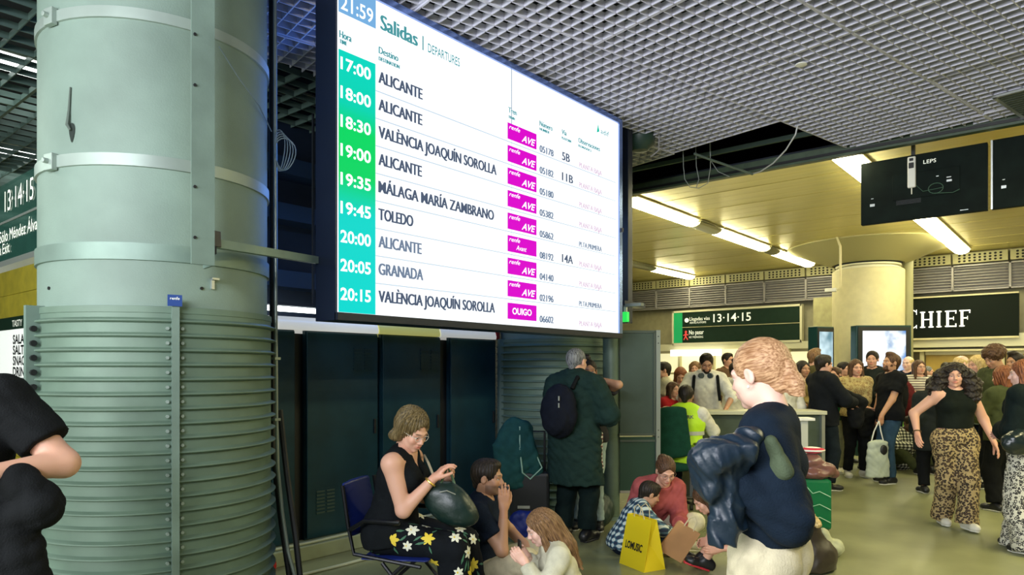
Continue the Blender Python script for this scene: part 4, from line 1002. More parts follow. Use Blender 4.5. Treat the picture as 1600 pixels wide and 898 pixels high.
H1 = .42; kx = (xe-xs)/ (H1*.9+.06+.34*(.86+.36+.70+.66)+.05*3)
x = 0; sub = MB(); x += serif(sub, 'C', 0, -.02, H1, 0)+.03
for ch in 'HIEF': x += serif(sub, ch, x, 0, .34, 0)+.06
k_ = (xe-xs)/(x-.06); mb.add([(xs+v[0]*k_, -.03+v[1], zs+v[2]) for v in sub.v], sub.f); mb.build('lettering', mat('chief_white', (.85, .85, .78), .4, emit=(1, 1, .92), es=.7), s2)

# ------------------------------------------------------------------ west side: hanging platform sign, yellow kiosk with its menu board
s3 = thing('hanging_platform_sign', 'dark green hanging sign reading 13 14 15 left of the grey column', 'sign', (-7.9, 1.9, 2.5))
zt3 = onY(30, 275, 1.9)[1]-2.5; zb3 = onY(30, 400, 1.9)[1]-2.5
M_SG2 = mat('sign_teal_black', (.02, .07, .055), .12, noise=.1, coat=.6)
bx('panel', (-1.2, 0, zb3), (2.4, .1, zt3), M_SG2, s3); bx('lower_rail', (-1.2, -.01, zb3-.05), (2.4, .11, zb3), M_ALU, s3); bx('divider', (-1.2, -.006, (zb3+zt3)/2-.01), (2.4, 0, (zb3+zt3)/2+.01), M_ALU, s3)
def on3(px, py): x_, z_ = onY(px, py, 1.9); return x_+7.9, z_-2.5
mb = MB(); xa, za = on3(9, 328); xb, _ = on3(54, 300); text_on(mb, '13·14·15', (xa, -.008, za-.02), (1, 0, 0), (0, 0, 1), .18, xb-xa); mb.build('lettering', M_TXT, s3)
mb = MB(); xa, za = on3(14, 372); xb, _ = on3(62, 345); text_on(mb, 'Sólo Méndez Álvaro', (xa-.25, -.008, za-.02), (1, 0, 0), (0, 0, 1), .10, (xb-xa)+.35); mb.build('lettering', M_TXT, s3)
mb = MB(); xa, za = on3(-12, 400); text_on(mb, 'Salida Exit', (xa, -.008, za-.02), (1, 0, 0), (0, 0, 1), .09, .55); mb.build('lettering', M_TXT, s3)
for x in (-.4, 1.6): MB().tube([(x, .05, zt3), (x, .05, 1.5)], .015, 6).build('hanger', M_ALU, s3)
M_YEL = mat('kiosk_yellow', (.62, .50, .05), .5, noise=.15, nscale=5)
ks = thing('kiosk', 'yellow kiosk wall left of the grey column', 'kiosk', (-12, 3.0, 0))
for k in range(8): bx('plank', (-2.4, .0+(k % 2)*.006, k*.37), (3.0, .6, k*.37+.362), M_YEL, ks)
xa, za = onY(15, 497, 2.98); xb, zb_ = onY(15, 516, 2.98)
kb = thing('menu_board', 'white menu board with black capitals on the yellow kiosk', 'menu board', (-11.9, 2.96, zb_))
bx('header', (-1.6, -.03, 0), (1.6, .02, za-zb_), mat('menu_green', (.01, .04, .02), .5), kb); _, zz = onY(15, 608, 2.98); bx('panel', (-1.6, -.02, zz-zb_), (1.6, .02, 0), mat('menu_white', (.85, .87, .83), .4, emit=(.9, .95, .9), es=.5), kb)
mb = MB(); x0_ = onY(19.5, 510, 2.93)[0]+11.9
text_on(mb, 'TASTY', (x0_, -.034, onY(20, 510.5, 2.93)[1]-zb_), (1, 0, 0), (0, 0, 1), .085, .42, bold=.01); mb.build('lettering', M_TXT, kb)
for s, py in (('SALADS', 537), ('SALTED', 553.5), ('SNACKS', 570), ('DRINKS', 587), ('COFFEE', 603.5)): mb = MB(); text_on(mb, s, (x0_, -.026, onY(20, py, 2.93)[1]-zb_), (1, 0, 0), (0, 0, 1), .115, .72, bold=.03); mb.build('lettering', M_BLACK, kb)
# ------------------------------------------------------------------ service cabinets and kerb
kb2 = thing('wall_kerb', None, None, (0, 0, 0)); kb2['kind'] = 'structure'
M_KERB = mat('kerb_cream', (.30, .34, .22), .5, noise=.15, nscale=4)
bx('kerb_block', (-5.6, 2.6, 0), (-4.93, 6.1, .12), M_KERB, kb2, .008)
M_CAB = mat('cabinet_navy_green', (.011, .050, .070), .32, .2, noise=.25, nscale=3, bump=.04, bscale=60)
XC = -5.08
def cy(px): return onX(px, 600, XC)[0]
struct(bx('wall_recess', (XC-.5, cy(432), .12), (XC-.07, cy(776), 1.85), M_BLACK))
for (a, b2, lb_, vents) in ((425, 462, 'narrow dark cabinet between the conduits and the first wide door', []), (479, 591.5, 'wide dark cabinet behind the seated woman\'s back, low louvre in its door', [('hi', 552, 582), ('lo', 494, 522)]),
                            (597.5, 689, 'dark cabinet behind the head of the seated woman', [('hi', 657, 684)]), (704, 775, 'dark cabinet beside the second ribbed column', [])):
    ya, yb = cy(a), cy(b2); t = thing('service_cabinet', lb_, 'cabinet', (XC, (ya+yb)/2, .12)); w = (yb-ya)/2
    bx('body', (-.06, -w, 0), (-.022, w, 1.76), M_CAB, t); bx('door', (-.02, -w+.008, .015), (.0, w-.008, 1.745), M_CAB, t, .004)
    if b2-a > 50: bx('handle', (.0, w-.06, .85), (.018, w-.04, .98), M_BLACK, t, .003)
    for kind, va, vb in vents:
        y_a, y_b = cy(va)-(ya+yb)/2, cy(vb)-(ya+yb)/2; z_ = 1.42 if kind == 'hi' else .20
        v = thing('louvre', None, None); v.parent = t; mb0 = bx('plate', (.0, y_a, z_), (.003, y_b, z_+.22), M_CAB, v)
        for j in range(7):
            for s0, s1 in ((0, .44), (.56, 1)): bx('slat', (.002, y_a+(y_b-y_a)*s0, z_+.01+j*.03), (.010, y_a+(y_b-y_a)*s1, z_+.022+j*.03), mat('louvre_edge', (.07, .11, .09), .4, .3) if kind == 'lo' else M_CAB, v)
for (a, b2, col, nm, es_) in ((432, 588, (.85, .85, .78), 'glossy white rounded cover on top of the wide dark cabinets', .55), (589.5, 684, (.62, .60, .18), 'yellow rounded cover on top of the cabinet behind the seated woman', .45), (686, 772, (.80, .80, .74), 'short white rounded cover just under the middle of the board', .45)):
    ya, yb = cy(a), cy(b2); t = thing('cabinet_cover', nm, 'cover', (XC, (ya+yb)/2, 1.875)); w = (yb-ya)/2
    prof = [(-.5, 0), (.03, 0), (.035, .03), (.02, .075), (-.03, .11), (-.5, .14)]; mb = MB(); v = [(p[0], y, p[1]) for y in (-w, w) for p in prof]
    mb.add(v, [(i, (i+1) % 6, (i+1) % 6+6, i+6) for i in range(6)]+[tuple(range(6)), tuple(range(11, 5, -1))]); mb.build('shell', mat('cover_%d' % a, col, .25, emit=col, es=es_*.6), t, True)  # emission puts the light from behind into the shell itself
ya, yb = cy(772.5), cy(778); t = thing('red_end_cap', 'small red end cap beside the short white cover', 'end cap', (XC, (ya+yb)/2, 1.875)); bx('cap', (-.3, -(yb-ya)/2, 0), (.03, (yb-ya)/2, .12), mat('red_plastic', (.5, .02, .02), .4), t, .01)
t = thing('tube_lamp', 'thin white tube lamp behind the cabinet cover, seen right of the grey column', 'lamp', (-5.9, 3.1, 2.12)); MB().tube([(0, -.2, 0), (0, 1.1, 0)], .025, 10).build('tube', M_LAMPW, t); bx('tray', (-.05, -.2, .03), (.05, 1.1, .06), M_DARK, t)
for y in (0, .9): bx('hanger', (-.01, y, .06), (.01, y+.02, 2.98), M_DARK, t)
# ladder-like cable tray and beams in the dark void between column and board
t = thing('cable_tray', 'pale wire cable tray in the dark gap between column and board', 'cable tray', (-5.6, 3.6, 4.1))
for k in (0, 1): bx('rail', (-.25+k*.18, -.6, 0), (-.235+k*.18, 1.2, .02), M_ALU, t)
for k in range(6): bx('rung', (-.25, -.5+k*.3, 0), (-.06, -.485+k*.3, .015), M_ALU, t)
for z, y in ((3.45, 3.2), (3.0, 3.5), (2.35, 3.3)): struct(bx('wall_beam', (-6.3, 2.7, z), (-6.05, 8.5, z+.16), mat('beam_navy', (.012, .035, .09), .5)))
# conduits beside the column
M_COND = mat('conduit_grey', (.34, .40, .36), .35, .6); M_CBLK = mat('cable_black', (.008, .010, .010), .5)
q = P3(431, 0, 4.35)
def cpt(px, py, D=4.45): return P3(px, py, D)
t = thing('conduit', 'pale grey conduit running up beside the grey column', 'conduit', (0, 0, 0))
MB().tube([cpt(429.5, -140), cpt(430, 200), cpt(431, 520), cpt(432, 650), cpt(434, 730), cpt(441, 800), cpt(450, 860), cpt(462, 905), cpt(470, 935)], .0115, 10).build('pipe', M_COND, t, True)
for py in (560, 655): 
    c = cpt(431.5, py); MB().box((c.x-.02, c.y-.02, c.z-.008), (c.x+.02, c.y+.02, c.z+.008)).build('clip', M_COND, t)
t = thing('black_conduit', 'black conduit bundled beside the pale one at the grey column', 'conduit', (0, 0, 0))
MB().tube([cpt(424, -140, 4.5), cpt(425, 300, 4.5), cpt(426, 700, 4.5), cpt(440, 820, 4.5), cpt(456, 925, 4.5)], .018, 10).build('pipe', M_CBLK, t, True)
t = thing('black_cable', 'thick black cable leaning from the conduits to the floor by the cabinets', 'cable', (0, 0, 0))
MB().tube([cpt(437, 640, 4.6), cpt(448, 740, 4.6), cpt(462, 840, 4.55), cpt(472, 930, 4.5)], .02, 8).build('cable', M_CBLK, t, True)
t = thing('cable_coil', 'coil of thin grey cable hanging on the conduit right of the column', 'cable', (0, 0, 0))
for k in range(5):
    c = cpt(437+k*2.2, 235+k*1.5, 4.42-k*.01); pts = [c+RGT*(.052*math.cos(a)*(.6+.16*k))+Vector((0, 0, .13*math.sin(a)*(1-.06*k)))+FWD*(.02*math.sin(2*a)) for a in [i*math.pi/10 for i in range(21)]]
    MB().tube(pts, .0035, 5).build('loop', mat('cable_grey', (.18, .25, .28), .5), t, True)
MB().tube([cpt(342, 72, 3.72), cpt(372, 120, 3.82), cpt(405, 165, 4.05), cpt(424, 205, 4.35)], .004, 5).build('tail', mat('cable_grey', (.18, .25, .28), .5), t, True)
for k, (z, dz) in enumerate(((.15, .0), (.04, .0))):
    t = thing('floor_cable', ['pale cable lying along the kerb top behind the seated woman', 'pale cable on the floor in front of the kerb'][k], 'cable', (0, 0, 0))
    xx = -4.99 if k == 0 else -4.6; zz = .133 if k == 0 else .012
    MB().tube([(xx, 2.65, zz), (xx+.02, 3.4, zz), (xx-.02, 4.4, zz), (xx+.01, 5.9, zz)], .012, 8).build('cable', mat('cable_cream', (.50, .54, .40), .5), t, True)
t = thing('red_plug', 'small red connector on the floor at the foot of the grey column', 'plug', G(425, 888)); MB().lathe([(0, 0), (.03, 0), (.035, .02), (.03, .06), (0, .07)], n=14).build('body', mat('red_plastic', (.5, .02, .02), .4), t, True)

# hanging white cable and loops at the ceiling opening
M_WCAB = mat('cable_white', (.55, .56, .56), .5)
t = thing('hanging_cable', 'white cable sagging out of the ceiling opening', 'cable', (0, 0, 0))
MB().tube([P3(1246, 196, 7.0), P3(1243, 210, 7.0), P3(1228, 234, 7.2), P3(1208, 255, 7.5), P3(1188, 268, 7.9), P3(1175, 272, 8.2)], .0075, 6).build('cable', M_WCAB, t, True)
t = thing('hanging_cable', 'thin grey cable loops drooping beside the fascia left of the ceiling opening', 'cable', (0, 0, 0))
for pts in ([(1067, 222), (1068, 262), (1070, 280), (1078, 292), (1092, 294), (1106, 286), (1110, 262), (1110, 222)], [(1087, 222), (1088, 260), (1092, 280), (1088, 293)], [(1109, 222), (1110, 250), (1122, 268), (1140, 276)]):
    MB().tube([P3(a, b2, 8.1) for a, b2 in pts], .005, 5).build('loop', mat('cable_grey2', (.25, .28, .26), .5), t, True)
t = thing('hanger_bar', 'loose grey hanger rail crossing the dark ceiling opening', 'rail', (0, 0, 0)); MB().tube([P3(1085, 240, 7.8), P3(1112, 250, 7.9), P3(1176, 272, 8.15)], .014, 6).build('rail', mat('rail_green', (.10, .14, .12), .5), t)
c = P3(1252, 100, 5.65); t = thing('sprinkler', 'small white sprinkler under the open-cell ceiling', 'sprinkler', c)
MB().tube([(0, 0, .12), (0, 0, 0)], .014, 8).lathe([(0, .0), (.045, .0), (.045, -.008), (0, -.012)], n=14).build('body', M_WHITE, t, True)
c = P3(1298, 453, 13.2); t = thing('security_camera', 'small white security camera on a bent pipe beside the cone-headed column', 'camera', c)
MB().box((-.10, -.04, -.035), (.10, .04, .035)).build('housing', M_WHITE, t, bevel=.012); MB().tube([(.12, 0, 0), (.17, .0, .05), (.17, 0, .8), (.10, 0, 1.0), (-.75, 0, 1.45)], .022, 8).build('pipe', M_CREAM, t, True)
# return air grille at the right edge of the ceiling
g = thing('ceiling_vent', 'dark slatted vent in the open-cell ceiling at the right picture edge', 'vent', (0, 0, 0)); a = ghit(1550, 152, 3.985); du = Vector((math.cos(ga), math.sin(ga), 0)); dv = Vector((math.sin(ga), -math.cos(ga), 0))
Mv = Matrix.Translation((a.x, a.y, 3.975)) @ Matrix.Rotation(ga, 4, 'Z')
fr = MB().box((0, -1.2, 0), (.03, 0, .02), Mv).box((.85, -1.2, 0), (.88, 0, .02), Mv).box((0, -.03, 0), (.88, 0, .02), Mv); fr.build('frame', M_ALU, g)
for k in range(13): MB().box((.03+k*.063, -1.2, .005), (.065+k*.063, -.03, .015), Mv).build('slat', mat('vent_dark', (.08, .10, .08), .5), g)
bx('exit_sign', (0, 0, 0), (.1, .1, .1), M_BLACK) if False else None
c = P3(975, 495, 7.14); t = thing('exit_sign', 'small green lit sign box at the lower right corner of the board', 'sign', c); bx('box', (-.045, -.02, -.05), (.045, .03, .05), mat('green_lit', (.0, .2, .03), .4, emit=(.02, .65, .08), es=.8), t, .004); bx('hanger', (-.005, 0, .05), (.005, .06, .14), M_ALU, t)
c = P3(990, 474, 7.1); t = thing('bracket_shelf', 'grey bracket rail sticking out right of the board corner', 'bracket', c); bx('rail', (-.10, -.03, -.03), (.10, .03, 0), mat('rail_grey', (.2, .24, .22), .5), t); bx('post', (-.09, -.02, -.16), (-.075, 0, -.03), M_ALU, t)

# info panel on posts beside the slender post
R40 = math.radians(40)
c = G(1000, 810); t = thing('notice_board', 'tall grey double-sided notice board on aluminium posts right of the round post', 'notice board', c, R40+math.radians(4))
k = c.dot(FWD)/F; M_NB = mat('notice_panel', (.055, .085, .07), .45, noise=.12, nscale=5)
xl, xr = (968-1000)*k, (1024-1000)*k; zt_, zb_ = Zp(518, c.dot(FWD)), Zp(678, c.dot(FWD)); 
bx('panel', (xl, -.01, zb_), (xr-.02, .02, zt_), M_NB, t)
fr = MB().box((xl-.01, -.02, zt_-.015), (xr, .03, zt_+.012)).box((xl-.01, -.02, zb_-.015), (xr, .03, zb_+.01)).box((xr-.02, -.02, zb_), (xr, .03, zt_)); fr.build('frame', mat('frame_dark', (.12, .15, .13), .35, .5), t)
bx('post', (xr+.005, -.025, 0), (xr+.05, .03, zt_+.015), mat('post_alu', (.42, .47, .44), .35, .6), t)
bx('panel', (xl, -.005, .28), (xr, .015, .85), mat('lower_panel_green', (.015, .05, .03), .5), t); bx('rail', (xl, -.015, .27), (xr, .02, .295), M_ALU, t); bx('rail', (xl, -.015, .80), (xr, .02, .82), mat('frame_dark', (.1, .1, .1)), t)
mb = MB()
for z in (zt_-.05, zt_-.12, .85, .92): mb.tube([(xr+.027, -.03, z), (xr+.027, -.02, z)], .006, 6)
mb.build('screw', M_BLACK, t)

# ------------------------------------------------------------------ kiosk displays by the far column
def kiosk(px0, px1, pyt, D, label, ang, img, side):
    c = W((px0+px1)/2, D); t = thing('display_kiosk', label, 'display', (c.x, c.y, 0), R40+math.radians(ang)); w = (px1-px0)*D/F/2; z1 = Zp(pyt, D)
    bx('case', (-w, 0, 0), (w, .22, z1), mat('kiosk_case', (.012, .05, .05), .3, .2), t, .01)
    bx('bezel', (-w*.94, -.012, z1-1.75), (w*.94, 0, z1-.03), M_BLACK, t)
    m = patmat('kiosk_image_%d' % px0, img, .3); N = m.node_tree.nodes; b = N['Principled BSDF']; l = b.inputs['Base Color'].links[0]; m.node_tree.links.new(l.from_socket, b.inputs['Emission Color']); b.inputs['Emission Strength'].default_value = .9
    m.node_tree.links.remove(b.inputs['Base Color'].links[0]); b.inputs['Base Color'].default_value = (.02,)*3+(1,)
    bx('screen', (-w*.78, -.018, z1-1.62), (w*.78, -.01, z1-.10), m, t)
def img1(N, L, co):
    n = N.new('ShaderNodeTexNoise'); n.inputs['Scale'].default_value = 2.2; n.inputs['Detail'].default_value = 4; L.new(co, n.inputs[0])
    s = N.new('ShaderNodeSeparateXYZ'); L.new(co, s.inputs[0]); a = N.new('ShaderNodeMath'); a.operation = 'MULTIPLY_ADD'; a.inputs[1].default_value = .55; L.new(s.outputs['X'], a.inputs[0]); L.new(n.outputs[0], a.inputs[2])
    return ramp(N, L, a.outputs[0], [(.0, (.92, .95, 1)), (.56, (.75, .82, .95)), (.62, (.40, .50, .62)), (.70, (.05, .22, .62)), (1, (.01, .08, .35))])
def img2(N, L, co):
    n = N.new('ShaderNodeTexNoise'); n.inputs['Scale'].default_value = 3; L.new(co, n.inputs[0]); return ramp(N, L, n.outputs[0], [(.3, (.10, .22, .28)), (.6, (.55, .72, .78))])
kiosk(1338, 1424, 508, 12.6, 'large lit display with a blue and white picture in front of the far column', 0, img1, 1)
kiosk(1272, 1308, 510, 13.4, 'narrow dark display turned aside, left of the far column', 24, img2, 1)
t = thing('ticket_counter', None, None) if False else None
# inspection desk, chair
c = W(1165, 8.75); t = thing('counter_desk', 'grey staff counter with pale top behind the woman in the navy sweater', 'counter', (c.x, c.y, 0), R40)
bx('worktop', (-.75, -.22, 1.0), (.92, .25, 1.045), mat('worktop_cream', (.55, .55, .40), .4), t, .006); bx('front_panel', (-.72, -.12, 0), (.88, -.09, 1.0), mat('counter_grey', (.06, .085, .06), .5, noise=.15), t)
for x in (-.74, .87): bx('leg', (x, -.18, 0), (x+.04, .22, 1.0), M_ALU, t)
c = W(1256, 7.6); t = thing('stanchion_reader', 'white post with a flat top beside the elbow of the woman in navy', 'post', (c.x, c.y, 0), R40); bx('post', (-.045, -.04, 0), (.03, .04, 1.0), mat('post_white', (.5, .52, .45), .4), t, .004); bx('top', (-.08, -.08, 1.0), (.09, .1, 1.03), M_WHITE, t, .004)

def soft_thing(name, label, cat, c, prims, vox, m, amp=.01, seed=1, fr=22, part='body', planes=(), rz=R40, cr=False):
    t = thing(name, label, cat, c, rz); soft(part, prims, vox, m, t, (crumple if cr else folds)(amp, fr, seed), planes); return t
# office chair of the guard
c = W(1056, 7.75); t = thing('office_chair', 'dark green swivel chair of the guard in the yellow vest', 'chair', (c.x, c.y, 0), R40)
M_OC = cloth('chair_green', (.008, .05, .03)); soft('backrest', [eseg((-.03, 0, .62), (-.06, -.03, 1.10), .21, .05, .17, .045, (1, 0, 0), k=.04)], .013, M_OC, t)
soft('seat', [eseg((-.02, .06, .46), (-.02, .38, .46), .24, .05, .23, .05, (1, 0, 0), k=.04)], .014, M_OC, t)
MB().tube([(0, .22, .1), (0, .22, .44)], .03, 10).build('gas_column', M_ALU, t, True); 
for k in range(5):
    a = k*1.2566+.3; e = MB().tube([(0, .22, .10), (.29*math.cos(a), .22+.29*math.sin(a), .075)], [.025, .016], 8).build('foot_arm', M_BLACK, t, True); MB().tube([(.29*math.cos(a)-.015, .22+.29*math.sin(a), .03), (.29*math.cos(a)+.015, .22+.29*math.sin(a), .03)], .03, 12).build('caster', M_BLACK, e)
MB().tube([(.20, .1, .48), (.27, .1, .60), (.27, .1, .70)], .016, 8).box((.23, -.02, .70), (.31, .28, .73)).build('armrest', M_BLACK, t, bevel=.004)

# chair of the seated woman (blue shell, black tube frame); her own frame of reference
WA = W(626, 4.32); HA = 104
t = thing('side_chair', 'blue plastic chair with black tube frame under the seated woman', 'chair', (WA.x, WA.y, 0), math.radians(40-HA))
M_BLUE = mat('chair_blue', (.010, .022, .16), .35); M_TUBE = mat('chair_tube', (.008, .009, .012), .3, .4)
soft('seat', [eseg((0, -.16, .43), (0, .24, .435), .215, .014, .205, .014, (1, 0, 0), k=.03)], .009, M_BLUE, t)
soft('backrest', [eseg((0, -.235, .56), (0, -.30, .86), .20, .014, .185, .014, (1, 0, 0), k=.02)], .009, M_BLUE, t)
for s in (-1, 1):
    MB().tube([(s*.215, -.28, .86), (s*.22, -.24, .62), (s*.225, -.20, .46), (s*.225, .22, .41)], .012, 8).build('side_tube', M_TUBE, t, True)
    MB().tube([(s*.225, -.02, .42), (s*.235, .16, .22), (s*.24, .30, .0)], .012, 8).build('leg', M_TUBE, t, True)
    MB().tube([(s*.225, .12, .42), (s*.235, -.1, .22), (s*.24, -.28, .0)], .012, 8).build('leg', M_TUBE, t, True)
    MB().tube([(s*.22, -.23, .60), (s*.25, -.12, .665), (s*.25, .10, .665)], .014, 8).build('armrest', M_TUBE, t, True)

def loc_of(root_xy, heading):
    th = math.radians(40-heading); M = Matrix.Translation((root_xy[0], root_xy[1], 0)) @ Matrix.Rotation(th, 4, 'Z'); Mi = M.inverted()
    return lambda px, py, D: np.array(Mi @ P3(px, py, D))
# handbag on her lap
la = loc_of(WA, HA); c = P3(700, 785, 4.24)
t = thing('handbag', 'soft dark green leather handbag on the lap of the seated woman', 'handbag', c, R40)
soft('body', [ell((0, 0, -.0), (.15, .08, .115), Rzyx(0, 0, 30), k=.05), ell((.07, 0, -.06), (.12, .08, .08), Rzyx(0, 0, 20), k=.05), ell((-.08, 0, .06), (.07, .05, .05), k=.03), ell((-.03, 0, .09), (.07, .03, .03), k=.03)], .009, mat('leather_green', (.006, .022, .019), .36, bump=.15, bscale=50), t, folds(.004, 16, 3))
MB().tube([(-.05, -.02, .10), (-.02, -.03, .17), (.0, -.02, .215), (.02, 0, .17), (.05, 0, .08)], .008, 8).build('handle', mat('strap_green', (.09, .16, .10), .4), t, True)
MB().tube([(-.06, -.06, .07), (.0, -.075, .085), (.05, -.06, .06)], .004, 6).build('zip', M_ALU, t, True)
t = thing('shoulder_strap', 'pale strap running from the shoulder of the seated woman to her bag', 'strap', (0, 0, 0))
MB().tube([P3(663, 711, 4.46), P3(669, 722, 4.34), P3(677, 742, 4.24)], .008, 6).build('strap', mat('strap_beige', (.36, .32, .22), .6), t)

# draped coat, bags behind the sitting man
c = G(800, 842); D0 = c.dot(FWD); kk = D0/F
def q3(px, py, dy=0): return ((px-800)*kk, dy, Zp(py, D0))
t = thing('suitcase', 'black suitcase standing under the draped teal coat by the ribbed column', 'suitcase', c, R40)
bx('shell', (-.02, -.1, .08), (.34, .14, .62), mat('suit_black', (.010, .012, .016), .4), t, .03); MB().tube([(.02, .05, .6), (.02, .05, .98), (.30, .05, .98), (.30, .05, .6)], .012, 8).build('handle', M_BLACK, t)
for x in (.05, .27): MB().tube([(x-.015, .0, .04), (x+.015, .0, .04)], .04, 12).build('wheel', M_BLACK, t)
bx('name_tag', (.05, -.108, .30), (.16, -.102, .325), M_ALU, t)
t = soft_thing('coat', 'teal green coat draped over the suitcase handle beside the ribbed column', 'coat', (c.x, c.y, 0), [eseg(q3(812, 662, -.02), q3(800, 700, -.05), .12, .05, .17, .06, (1, 0, 0), k=.05), eseg(q3(800, 700, -.05), q3(796, 752, -.06), .17, .06, .13, .05, (1, 0, 0), k=.05),
     eseg(q3(826, 690, -.04), q3(840, 735, -.05), .04, .05, .05, .04, (1, 0, 0), k=.04), seg(q3(838, 730, -.05), q3(840, 765, -.05), .035, .02, k=.03)], .014, cloth('teal', (.012, .055, .058)), .016, 4, 20)
MB().tube([q3(812, 665, -.085), q3(812, 700, -.12), q3(816, 735, -.13), q3(828, 745, -.12), q3(846, 728, -.10), q3(836, 706, -.09), q3(830, 690, -.08)], .007, 6).build('piping', mat('piping_pale', (.22, .38, .33), .6), t, True)
t = soft_thing('blue_bag', 'bright blue carrier bag behind the sitting man and girl', 'bag', G(822, 846), [ell((0, 0, .13), (.14, .08, .14), k=.04), seg((-.08, 0, .22), (.09, 0, .23), .05, .04, k=.04)], .014, mat('bag_blue', (.006, .018, .22), .45), .014, 8, planes=[((0, 0, .004), (0, 0, -1))])
t = soft_thing('duffel_bag', 'dark green rucksack on the floor beside the round post', 'backpack', G(932, 822), [ell((0, 0, .16), (.17, .13, .17), k=.04), ell((0, -.1, .12), (.12, .06, .10), k=.03)], .014, mat('bag_dgreen', (.012, .030, .022), .5), .010, 5, planes=[((0, 0, .004), (0, 0, -1))])

# paper bags
def paper_bag(name, label, c, rz, w, d, h, m, lean=0, text=None, handles=True):
    t = thing(name, label, 'bag', c, rz); mb = MB(); g_ = .25
    B = [(-w, -d, 0), (w, -d, 0), (w, d, 0), (-w, d, 0)]; Tt = [(-w*.97+lean, -d*g_, h), (w*.97+lean, -d*g_, h), (w*.97+lean, d*g_, h), (-w*.97+lean, d*g_, h)]
    Rg, Lg = (w*.62+lean*.5, 0, h*.5), (-w*.62+lean*.5, 0, h*.5)
    mb.add(B+Tt+[Rg, Lg], [(0, 1, 5, 4), (2, 3, 7, 6), (1, 2, 8), (1, 8, 5), (2, 6, 8), (8, 6, 5), (3, 0, 9), (0, 4, 9), (3, 9, 7), (9, 4, 7), (3, 2, 1, 0)])
    o = mb.build('body', m, t); md = o.modifiers.new('solid', 'SOLIDIFY'); md.thickness = .003
    if handles:
        for s in (-1, 1): MB().tube([(-w*.4+lean, s*d*g_, h-.01), (-w*.3+lean, s*(d*g_+.01), h+.07), (0+lean, s*(d*g_+.012), h+.10), (w*.3+lean, s*(d*g_+.01), h+.07), (w*.4+lean, s*d*g_, h-.01)], .004, 6).build('handle', mat('paper_rope', (.62, .56, .35), .7), t, True)
    if text:
        nrm = Vector((0, -h, -d*(1-g_))).normalized() if False else None
        up_ = Vector((lean*.6, d*(1-g_), h)).normalized(); mb = MB(); text_on(mb, text, Vector((-w*.72, -d, 0))+up_*h*.36+Vector((0, -.004, 0)), (1, 0, 0), up_, .055, w*1.35, bold=.03); mb.build('lettering', M_BLACK, t)
    return t
M_YB = mat('paper_yellow', (.80, .62, .012), .45); M_KR = mat('paper_kraft', (.42, .22, .08), .7, noise=.1)
c = G(1003, 884); paper_bag('paper_bag', 'bright yellow paper bag with black lettering and rope handles', c, R40-math.radians(62), .155, .105, .39, M_YB, text='LOMUSIC')
c = G(1046, 882); bb = paper_bag('kraft_bag', 'brown kraft paper bag tilted beside the yellow bag', c+Vector((0, 0, .075)), R40-math.radians(15), .10, .07, .27, M_KR, lean=.03); bb.rotation_euler = (math.radians(-8), math.radians(28), R40-math.radians(15))

# green suitcase with leather jacket, brown coat heap, cream bag
c = G(1276, 832); k_ = c.dot(FWD)/F
t = thing('green_suitcase', 'glossy green hard-shell suitcase behind the woman in navy', 'suitcase', c, R40-math.radians(10)); h_ = .52
bx('shell', (-.15, -.10, .045), (.115, .15, h_), mat('case_green', (.004, .13, .045), .22), t, .03)
for k in range(3):
    y_ = (.15, .27, .39)[k]; MB().tube([(-.13, -.107, y_+.08), (-.06, -.109, y_), (.0, -.109, y_+.02), (.1, -.107, y_-.03)], .004, 6).build('moulded_line', mat('case_line', (.30, .60, .38), .4), t, True)
for x in (-.12, .09): MB().tube([(x-.012, .0, .025), (x+.012, .0, .025)], .025, 12).build('wheel', M_BLACK, t)
M_LJ = mat('leather_brown', (.17, .075, .06), .32, bump=.4, bscale=16)
soft_thing('leather_jacket', 'reddish brown leather jacket lying on the green suitcase', 'jacket', (c.x, c.y, h_), [ell((-.02, 0, .05), (.17, .14, .07), k=.04), ell((.07, -.02, .10), (.12, .10, .07), Rzyx(0, 0, 25), k=.04), seg((.13, 0, .06), (.18, 0, .04), .06, .05, k=.03), ell((-.05, 0, .16), (.11, .10, .09), k=.04)], .011, M_LJ, .012, 9, 26, cr=True)
soft_thing('scarf', 'white and red scarf folded on top of the leather jacket', 'scarf', (c.x, c.y, h_+.245), [ell((-.03, 0, .02), (.11, .07, .028), k=.02)], .009, patmat('scarf_red', stripes((.6, .02, .05), (.8, .78, .7), 9, 'Z')), .006, 2)
c = G(1263, 891); soft_thing('brown_coat', 'dark brown satin coat heaped on the floor behind the beige trousers', 'coat', c, [eseg((0, 0, .0), (-.02, 0, .30), .22, .17, .13, .12, (1, 0, 0), k=.06), ell((-.05, 0, .36), (.09, .08, .13), k=.06), ell((.06, 0, .12), (.17, .16, .14), k=.06)], .012, mat('coat_brown', (.030, .022, .014), .38, noise=.3, nscale=5), .014, 6, 14, cr=True, planes=[((0, 0, .004), (0, 0, -1))])
soft_thing('fur_collar', 'golden fur collar lying on the brown coat heap', 'collar', c+Vector((0, 0, .44)), [seg((-.04, -.06, .03), (.03, -.09, -.06), .035, .03, k=.02)], .009, hairm('blond'), .012, 3, 60)
soft_thing('cream_bag', 'pale cream cloth bag lying against the green suitcase', 'bag', G(1296, 868), [ell((0, 0, .07), (.12, .10, .08), k=.04), ell((-.05, 0, .14), (.05, .06, .09), k=.04)], .012, cloth('creambag', (.50, .52, .36)), .012, 4, planes=[((0, 0, .004), (0, 0, -1))])
# things held or worn in the crowd
t = soft_thing('black_suitcase', 'black soft case on wheels behind the walking woman', 'suitcase', G(1553, 750), [ell((0, .1, .42), (.20, .16, .38), k=.05)], .018, cloth('blk1', (.008, .009, .012)), .01, 6)
